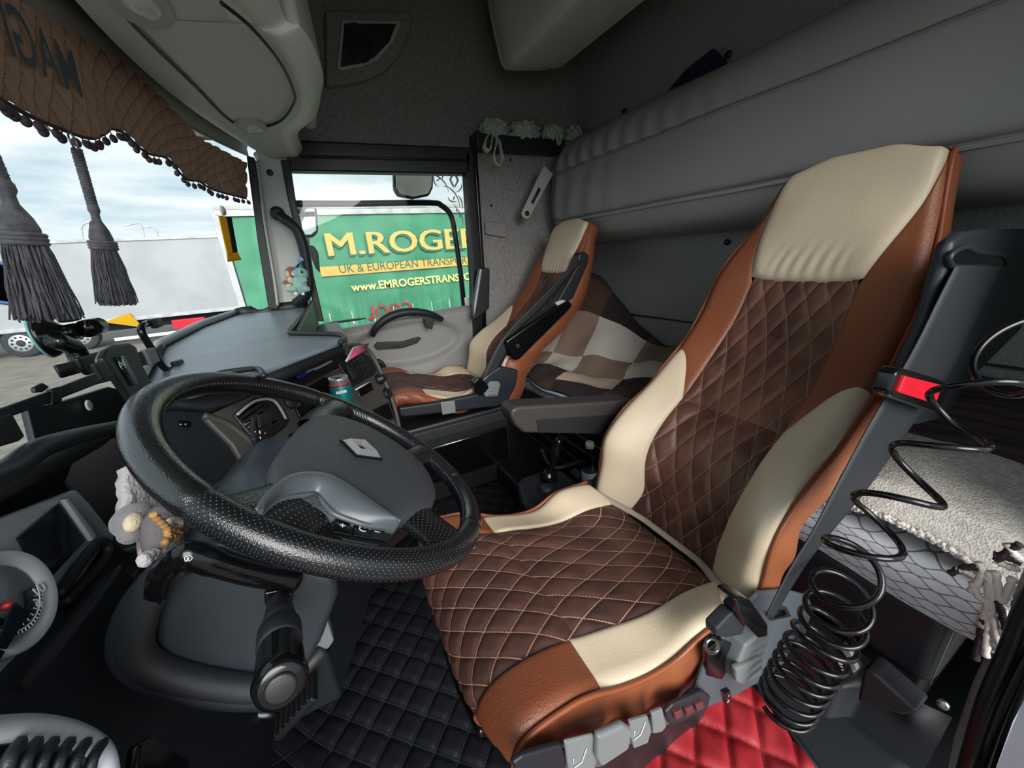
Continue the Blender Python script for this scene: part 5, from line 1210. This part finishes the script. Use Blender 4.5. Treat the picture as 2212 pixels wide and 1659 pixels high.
rc([(1938, 806), (1950, 794), (2030, 818), (2056, 828), (2050, 845), (2030, 888), (2014, 890), (1928, 860), (1922, 850)], .195, .022, 'clip_frame', gloss_black, .005)
rc([(1957, 812), (2036, 832), (2022, 873), (1942, 848)], .190, .008, 'red_face', red_gloss, .002)
bk = thing('belt_buckle', 'black belt anchor strap with steel tongue at the seat base corner', 'buckle')
def bk_(l, y, th, nm, mat, bv=.004): return MB().prism([at(a, b, 1, y) for a, b in l], (0, th, 0)).build(nm, mat, bk, True, bv, 3)
bk_([(1588, 1296), (1605, 1290), (1625, 1300), (1660, 1350), (1660, 1375), (1640, 1380), (1610, 1350), (1592, 1320)], .215, .03, 'buckle_body', gloss_black)
bk_([(1548, 1360), (1585, 1322), (1612, 1352), (1605, 1372), (1570, 1380), (1548, 1376)], .225, .02, 'anchor_strap', belt_m)
bk_([(1655, 1325), (1700, 1312), (1710, 1332), (1664, 1342)], .22, .006, 'tongue', steel, .001)
bk_([(1668, 1324), (1694, 1317), (1699, 1328), (1672, 1336)], .218, .003, 'tongue_slot', gloss_black, 0)
MB().tube([at(1538 + 14 * math.cos(a / 16 * 6.283), 1395 + 16 * math.sin(a / 16 * 6.283), 1, .235) for a in range(16)], .003, 6, True).build('steel_ring', steel, bk)

# passenger seat fittings
zr = lambda l: [(820 + a * .2893, 480 + b * .2893) for a, b in l]
pbse = thing('base', None, None); pbse.parent = ps
def pp(nm, l, y, th, mat, par, bv=.005): return MB().prism([at(a, b, 1, y) for a, b in zr(l)], (0, th, 0)).build(nm, mat, par, True, bv, 3)
pp('side_frame', [(900, 1075), (1040, 1105), (1020, 1230), (960, 1340), (880, 1380), (740, 1395), (200, 1460), (150, 1450), (140, 1385), (400, 1350), (730, 1285), (720, 1200)], 1.42, .03, navy_plastic, pbse, .01)
pp('front_latch', [(455, 1345), (565, 1335), (572, 1425), (470, 1442)], 1.41, .01, lever_grey, pbse)
pp('hinge_cover', [(800, 1190), (890, 1190), (905, 1210), (885, 1300), (790, 1310)], 1.41, .01, lever_grey, pbse)
pp('recline_lever', [(780, 1275), (880, 1262), (880, 1290), (790, 1305)], 1.40, .01, lever_grey, pbse)
pbox('storage_box', (.46, 1.72, -.88), (.50, .44, .40), black_plastic, pbse, .015)
pbox('box_lid', (.46, 1.50, -.73), (.50, .01, .05), dark_plastic, pbse, .004)
pbox('box_drawer', (.46, 1.495, -.88), (.46, .012, .18), gloss_black, pbse, .004)
MB().tube([(.22, 1.488, -.79), (.68, 1.488, -.79)], .006, 8).build('drawer_rail', steel, pbse)
pa_ = thing('armrest', None, None); pa_.parent = ps
pp('arm_pad', [(940, 895), (960, 872), (1180, 720), (1380, 588), (1430, 592), (1447, 625), (1400, 680), (1045, 1030), (1010, 1035), (975, 1000)], 1.40, .06, gloss_black, pa_, .012)
pp('arm_hinge', [(1310, 600), (1370, 578), (1395, 590), (1330, 625)], 1.395, .01, grey_plastic, pa_, .003)
MB().lathe([(.010, 0), (.010, -.004), (.006, -.004)], at(*zr([(1032, 925)])[0], 1, 1.40), (0, 1, 0), 14).build('arm_plug', black_plastic, pa_)
pt_ = thing('belt_tower', None, None); pt_.parent = ps
pp('tower_shell', [(1488, 240), (1510, 220), (1550, 225), (1570, 260), (1560, 310), (1450, 570), (1400, 600), (1320, 600), (1400, 460), (1480, 320)], 1.44, .05, navy_plastic, pt_, .012)
pq_ = thing('seat_belt', 'dark seat belt lying along the passenger seat edge down to its buckle', 'seat belt')
L1, R1 = zr([(1480, 280), (1300, 470), (1150, 620), (1000, 770), (880, 920), (760, 1170)]), zr([(1505, 300), (1330, 500), (1190, 660), (1010, 830), (960, 960), (850, 1185)])
MB().grid(lambda a, b: at(lerp(ev(L1, a)[0], ev(R1, a)[0], b), lerp(ev(L1, a)[1], ev(R1, a)[1], b), 1, 1.425 - .0 * a), 40, 4).build('webbing', M('belt_dark', '#15181c', .6), pq_, solid=.004)
pk = thing('belt_buckle', 'black and steel belt buckle hanging at the passenger seat side', 'buckle')
pp('buckle_body', [(700, 1200), (740, 1160), (800, 1190), (820, 1240), (760, 1300), (710, 1270)], 1.40, .04, gloss_black, pk, .006)
pp('tongue', [(775, 1180), (810, 1150), (835, 1175), (800, 1215)], 1.395, .006, steel, pk, .001)
pf = thing('armrest', None, None); pf.parent = ps
pp('arm_pad', [(755, 345), (790, 338), (825, 348), (822, 640), (760, 700), (700, 735), (712, 610)], 1.92, .05, black_plastic, pf, .008)
pp('edge_strip', [(752, 352), (765, 350), (720, 640), (704, 700), (712, 600)], 1.915, .01, silver, pf, .002)

# ------------------------------------------------------------------ lower bunk with bedding
lbk = thing('lower_bunk', 'black leatherette lower bunk base behind the seats', 'bunk')
def rbx(nm, x0, x1, y0, y1, z0, z1, mat, par, bv=.03): return pbox(nm, ((x0 + x1) / 2, (y0 + y1) / 2, (z0 + z1) / 2), (x1 - x0, y1 - y0, z1 - z0), mat, par, bv, None, 4)
rbx('base_front', .955, 1.53, .085, 1.95, -.92, -.725, lea_black, lbk, .03)
rbx('base_box', 1.0, 1.53, .10, 1.95, -1.09, -.90, black_plastic, lbk, .01)
MB().tube([(.958, .087, -.715), (.958, .087, -.80), (.958, .087, -.90)], .0012, 5).build('corner_stitching', lever_grey, lbk)
mt = thing('mattress', 'mattress under a white sheet with grey lattice print', 'mattress')
def mat_s(a, b):
    y = lerp(.045, 1.93, b); pr = [(.955, -.735), (.945, -.70), (.95, -.655), (.985, -.63), (1.2, -.62), (1.52, -.62)]
    x, z = ev(pr, a); return Vector((x - .01 * noise.noise(Vector((y * 4, a * 3, 0))), y, z + .01 * noise.noise(Vector((y * 5, x * 5, 1)))))
MB().grid(mat_s, 30, 120, uv=lambda a, b: (b * 1.87, a * .55)).build('sheet', lattice_m, mt)
MB().grid(lambda a, b: (lambda p: Vector((p.x, .045 - .015 * math.sin(math.pi * b), lerp(-.74, p.z, b))))(mat_s(a, 0)), 30, 8, uv=lambda a, b: (a * .6, b * .12)).build('sheet_end', lattice_m, mt)
pb2 = thing('plaid_blanket', 'brown, cream and black plaid wool blanket spread over the far bunk', 'blanket')
def bz(x, y):
    z = -.588 + .34 * sstep(1.25, 1.95, y) * sstep(1.05, 1.5, x) + .10 * sstep(1.15, 1.5, x)
    z += .05 * noise.noise(Vector((x * 3.2, y * 2.6, 4))) * sstep(.95, 1.15, x) + .022 * noise.noise(Vector((x * 9, y * 7, 2)))
    return z
def plaidf(a, b):
    y = lerp(.62, 1.95, b); xe = .935 + .02 * math.sin(y * 7) + .03 * noise.noise(Vector((y * 3, 0, 0)))
    x = lerp(xe, 1.53, a); z = bz(x, y)
    if a < .12: z -= .05 * (1 - a / .12) ** 1.5
    return Vector((x, y, z))
MB().grid(plaidf, 80, 160, uv=lambda a, b: (a * .62 + b * .5, b * 1.3 - a * .25)).build('blanket_cloth', plaid_m, pb2, solid=.01)
MB().tube([plaidf(.03, i / 100) + Vector((-.012, 0, -.03)) for i in range(101)], .008, 6).build('blue_hem', M('pale_blue_cloth', '#9db8d6', .8), pb2)
wb2 = thing('white_blanket', 'off-white woven wool blanket with knotted fringe behind the driver seat', 'blanket')
def whf(a, b):
    x = lerp(.965, 1.50, a); y = lerp(.008, .62, b)
    z = -.585 + .055 * math.sin(math.pi * min(b * 1.3, 1)) * (1 - .3 * a) + .05 * sstep(.3, .9, a) + .02 * noise.noise(Vector((x * 6, y * 6, 5))) - .05 * (1 - sstep(0, .12, a)) - .02 * (1 - sstep(0, .2, b))
    return Vector((x + .02 * math.sin(b * 9), y, z))
MB().grid(whf, 60, 60).build('blanket_cloth', weave_m, wb2, solid=.014)
mb = MB()
for i in range(330):
    p = whf(0, i / 329); mb.blob(p + Vector((-.004 + R.uniform(-.003, .003), 0, -.004 + R.uniform(-.004, .004))), (.006, .005, .005), 4, nz=.6)
mb.build('fleece_edge', cream_fringe, wb2)
zf = lambda l: [tuple(at(1480 + a * .337, 1100 + b * .337, 0, .935)) for a, b in l]
for l, c_ in (([(1880, 340), (1900, 420), (1830, 530)], 0), ([(1950, 400), (1940, 600), (1900, 750)], 0), ([(1990, 400), (2010, 560), (2050, 600)], 0), ([(2100, 440), (2060, 560), (2040, 600)], 0), ([(1960, 620), (1990, 800), (2030, 900)], 0), ([(1950, 640), (1930, 800), (1925, 940)], 0), ([(1860, 430), (1800, 400), (1740, 380)], 0),
              ([(1900, 380), (1800, 370), (1700, 410)], 1), ([(1920, 700), (1885, 850), (1860, 960)], 1), ([(2000, 580), (2040, 700), (2080, 830)], 1), ([(2160, 345), (2080, 315), (1980, 290)], 1), ([(2150, 225), (2080, 260), (2000, 330)], 1), ([(1840, 470), (1880, 560), (1960, 600)], 0), ([(2140, 380), (2080, 370), (1980, 325)], 0), ([(2060, 220), (2110, 290), (2160, 330)], 0), ([(1900, 400), (1960, 480), (1965, 640)], 0)):
    MB().tube(crv(zf(l), 12), [.0058 + .001 * math.sin(i * 2.3) for i in range(13)], 7).build('fringe_cord', dark_fringe if c_ else cream_fringe, wb2)
dk = thing('dark_blanket', 'dark striped blanket edge against the rear wall behind the driver seat', 'blanket')
MB().grid(lambda a, b: Vector((lerp(1.30, 1.52, a), lerp(.04, .75, b), -.50 + .10 * a + .012 * math.sin(a * 70) + .03 * noise.noise(Vector((a * 3, b * 4, 7))))), 90, 40).build('blanket_cloth', dark_fringe, dk, solid=.012)
# plastic step box below the bunk end, wall tool case
kb = thing('step_trim', 'black moulded plastic trim with bulges at the bunk foot', 'trim')
def kf(a, b):
    x = lerp(.60, 1.0, a); z = lerp(-1.10, -.915, b); y = .40
    return Vector((x, y, z))
def kx(a, b):
    y = lerp(.045, .46, a); z = lerp(-1.10, -.92, b); x = .94 - .05 * (1 - b) + .0
    x -= .045 * sstep(.28, .36, a) * (1 - sstep(.62, .70, a)) * (1 - sstep(.62, .72, b)) * sstep(.0, .05, b + .05)
    x -= .03 * math.exp(-((a - .10) / .07) ** 2 - ((b - .85) / .2) ** 2)
    x -= .14 * sstep(.75, .95, a) * (1 - sstep(.5, .9, b)); return Vector((x, y, z))
MB().grid(kx, 70, 50).build('trim_shell', dark_plastic, kb)
MB().grid(lambda a, b: Vector((lerp(.70, .92, b) - .02 * a, lerp(.045, .44, a), -1.095 + .02 * b)), 10, 6).build('trim_foot', dark_plastic, kb, solid=.01)
MB().lathe([(.010, 0), (.009, .006), (.004, .007)], at(2036, 1520, 0, .915), (-1, -.2, .3), 16).build('bolt', steel, kb)
MB().lathe([(.008, 0), (.006, .003)], at(1822, 1604, 0, .86), (-1, 0, .4), 16).build('clip', rubber, kb)
MB().prism([at(a, b, 0, .85) for a, b in ((1850, 1515), (1864, 1442), (1885, 1452), (1985, 1542), (1950, 1548))], (.06, 0, 0)).build('step_block', dark_plastic, kb, True, .008)
tc_ = thing('tool_case', 'slim black and grey case with small red mark under the coiled hose', 'case')
def tcp(l, y, th, nm, mat, bv=.004): return MB().prism([at(a, b, 0, y) for a, b in l], (th, 0, 0)).build(nm, mat, tc_, True, bv, 3)
tcp([(1700, 1400), (1812, 1398), (1850, 1450), (1846, 1462), (1740, 1478), (1690, 1440)], .80, .03, 'case_body', black_plastic)
tcp([(1812, 1398), (1835, 1402), (1852, 1448), (1842, 1456)], .795, .012, 'case_rim', lever_grey, .003)
tcp([(1792, 1418), (1804, 1422), (1800, 1436), (1790, 1430)], .796, .003, 'red_mark', red_mark, 0)
p = at(1806, 1418, 0, .793); text('VAULT', .013, white_mark, tc_, p, Vector((0, -.35, -1)), Vector((0, -1, .35)), ext=.0003)
# door aperture at the near rear corner
dp = struct('door_2', 'near rear door opening with rubber seals')
def near(l, r_, mat, nm, k=12): return MB().tube(crv([tuple(q) for q in l], 30), r_, k).build(nm, mat, dp)
def nr(px, py, x): return at(px, py, 0, x)
near([nr(2262, 1235, .93), nr(2214, 1325, .92), nr(2180, 1415, .90), nr(2132, 1530, .87), nr(2086, 1690, .84)], .014, rubber, 'inner_seal')
near([nr(2300, 1300, .90), nr(2245, 1400, .89), nr(2205, 1480, .87), nr(2165, 1570, .84), nr(2118, 1700, .80)], .013, gloss_black, 'outer_seal')
MB().prism([nr(2185, 1560, .80), nr(2260, 1400, .84), nr(2360, 1370, .84), nr(2360, 1800, .78), nr(2110, 1760, .78)], (.02, -.01, 0)).build('door_body', M('body_silver', '#b7bdc7', .35, .2), dp, True, .004)
MB().prism([nr(2222, 1205, .97), nr(2186, 1285, .97), nr(2148, 1370, .96), nr(2100, 1475, .95), nr(2058, 1590, .94), nr(2036, 1700, .93), nr(2086, 1710, .91), nr(2160, 1500, .93), nr(2235, 1330, .95)], (.01, 0, 0)).build('pillar_fabric', rear_fab, dp, True, .004)

# ------------------------------------------------------------------ gear console, bottle, between the seats
gcs = thing('gear_console', 'low black gear console with round knob dial between the seats', 'gear console')
zc2 = -.80
MB().prism([at(a, b, 2, zc2) for a, b in ((1115, 1040), (1128, 1028), (1170, 1015), (1215, 1012), (1270, 1060), (1290, 1110), (1180, 1130), (1128, 1090))], (0, 0, -.09)).build('console_shell', navy_plastic, gcs, True, .02, 4)
MB().prism([at(a, b, 2, zc2 + .001) for a, b in ((1160, 1050), (1172, 1044), (1196, 1044), (1212, 1058), (1200, 1072), (1170, 1068))], (0, 0, .003)).build('dial_plate', black_plastic, gcs, True, .002)
MB().blob(at(1180, 1056, 2, zc2 + .004), (.026, .026, .016), 12).build('dial', dark_plastic, gcs)
gk = at(1185, 1035, 2, zc2); 
MB().lathe([(.034, 0), (.032, .018), (.018, .035), (.012, .04)], gk, (0, 0, 1), 20).build('gear_boot', gloss_black, gcs)
MB().lathe([(.011, .03), (.011, .07), (.017, .085), (.019, .12), (.014, .14), (.016, .15), (.012, .165), (.004, .17)], gk, (.35, .0, 1), 20).build('gear_knob', gloss_black, gcs)
hbk = thing('handbrake_lever', 'slim black lever leaning beside the gear console', 'lever'); ptube('arm', [at(1170, 970, 1, 1.15), at(1195, 1010, 1, 1.12), at(1262, 995, 1, 1.1)], .010, black_plastic, hbk, 8, 14)
bt2 = thing('water_bottle', 'clear plastic water bottle with white cap and red lettered label', 'bottle')
bc = at(1290, 1055, 1, 1.0); tpz = at(1297, 948, 1, 1.0); H = .235; bx = Vector((tpz.x, 1.0, tpz.z - H)); bx.x = at(1274, 1000, 1, 1.0).x
MB().lathe([(.028, 0), (.031, .01), (.031, .13), (.030, .15), (.024, .175), (.013, .205), (.012, .218)], bx, (0, 0, 1), 28).build('bottle_shell', bottle_glass, bt2)
MB().lathe([(.029, .004), (.0298, .012), (.0298, .135), (.020, .145)], bx, (0, 0, 1), 28).build('water', glassmat('water', '#a9bfc6'), bt2)
MB().lathe([(.0165, .214), (.0165, .234), (.0145, .237), (.004, .237)], bx, (0, 0, 1), 24).build('bottle_cap', white_pl, bt2)
MB().lathe([(.0315, .06), (.0317, .062), (.0317, .112), (.0315, .114)], bx, (0, 0, 1), 28).build('bottle_label', M('label_white', '#c9d3dc', .5), bt2)
tx = text('шинська', .021, red_mark, bt2, (0, 0, 0), (1, 0, 0), (0, 0, 1), ext=.0002, align='CENTER', off=.0006, sx=1.0)
for v in tx.data.vertices:
    a = v.co.x / .0317 + .45; v.co = bx + Vector((.0322 * math.sin(a), -.0322 * math.cos(a), .080 + v.co.z))
rbk = thing('red_buckle', 'red topped belt buckle poking up behind the driver cushion', 'buckle')
MB().prism([at(a, b, 1, .90) for a, b in ((1232, 1072), (1256, 1052), (1264, 1058), (1248, 1078))], (0, .02, 0)).build('release_button', red_gloss, rbk, True, .002)
MB().prism([at(a, b, 1, .905) for a, b in ((1246, 1080), (1264, 1056), (1275, 1066), (1262, 1090))], (0, .03, 0)).build('buckle_body', black_plastic, rbk, True, .003)
bkt = thing('bin_holder', 'grey curved bin rim beside the water bottle', 'bin')
ptube('bin_rim', [at(a, b, 1, .95) for a, b in ((1276, 1085), (1285, 1055), (1300, 1030), (1315, 1015))], .016, cowl_plastic, bkt, 10, 16)
plate('bin_side', [(1285, 1060), (1318, 1015), (1335, 1040), (1330, 1090), (1290, 1100)], 1, .97, .1, rubber, bkt, .01)
plate('bin_lid', [(1246, 1034), (1256, 1020), (1278, 1028), (1272, 1046), (1258, 1048)], 1, 1.02, .05, black_plastic, bkt, .004)
tn = struct('trim_3'); 
rbx('tunnel_step', .62, .97, .82, 2.0, -1.09, -.98, rubber, tn, .015)
for k in range(4): MB().tube([(.93 - k * .006, .8, -.80 - k * .06), (.93 - k * .006, 2.0, -.80 - k * .06)], .007, 8).build('locker_rail', dark_plastic, tn)

# ------------------------------------------------------------------ coiled air hose
hz = thing('coiled_air_hose', 'glossy black coiled air hose stretching from the floor up behind the driver seat', 'hose')
axp = [(2330, 700, .10), (2160, 790, .115), (2075, 900, .12), (1985, 1020, .13), (1900, 1125, .14), (1840, 1210, .15), (1815, 1290, .16), (1795, 1350, .165), (1760, 1410, .17), (1735, 1450, .175), (1712, 1490, .18), (1695, 1520, .185)]
AXP = [tuple(at(a, b, 1, y)) for a, b, y in axp]
n = 900; turns = 0; P_ = []
for i in range(n + 1):
    t = i / n; c_ = Vector(ev(AXP, t)); c2 = Vector(ev(AXP, min(t + .002, 1))); c0 = Vector(ev(AXP, max(t - .002, 0))); tg = (c2 - c0).normalized()
    rate = lerp(13, 27, sstep(.45, .70, t)); turns += rate / n
    q_ = tg.cross(Vector((0, 1, 0))).normalized(); w_ = tg.cross(q_)
    r_ = lerp(.034, .040, sstep(.4, .7, t)) ; an = 2 * math.pi * turns * .82
    P_.append(c_ + r_ * (math.cos(an) * q_ + math.sin(an) * w_))
MB().tube(P_, .0042, 8).build('coil', gloss_black, hz)

# ------------------------------------------------------------------ finish: origins at each thing's base, cab floor at z = 0
bpy.context.view_layer.update()
for o in [o for o in SC.objects if o.parent is None and o.type in ('EMPTY', 'MESH')]:
    if o.type == 'EMPTY':
        pts = []
        for c in o.children_recursive:
            if c.type == 'MESH':
                off_ = Vector((0, 0, 0)); p = c
                while p is not o: off_ += p.location; p = p.parent
                pts += [off_ + Vector(b) for b in c.bound_box]
        if not pts: continue
        lo = Vector([min(p[i] for p in pts) for i in range(3)]); hi = Vector([max(p[i] for p in pts) for i in range(3)])
        bse = Vector(((lo.x + hi.x) / 2, (lo.y + hi.y) / 2, lo.z)); o.location = bse + Vector((0, 0, OFF))
        for c in o.children: c.location = c.location - bse
    else:
        lo = Vector([min(b[i] for b in o.bound_box) for i in range(3)]); hi = Vector([max(b[i] for b in o.bound_box) for i in range(3)])
        bse = Vector(((lo.x + hi.x) / 2, (lo.y + hi.y) / 2, lo.z)); o.data.transform(Matrix.Translation(-bse)); o.location = bse + Vector((0, 0, OFF))
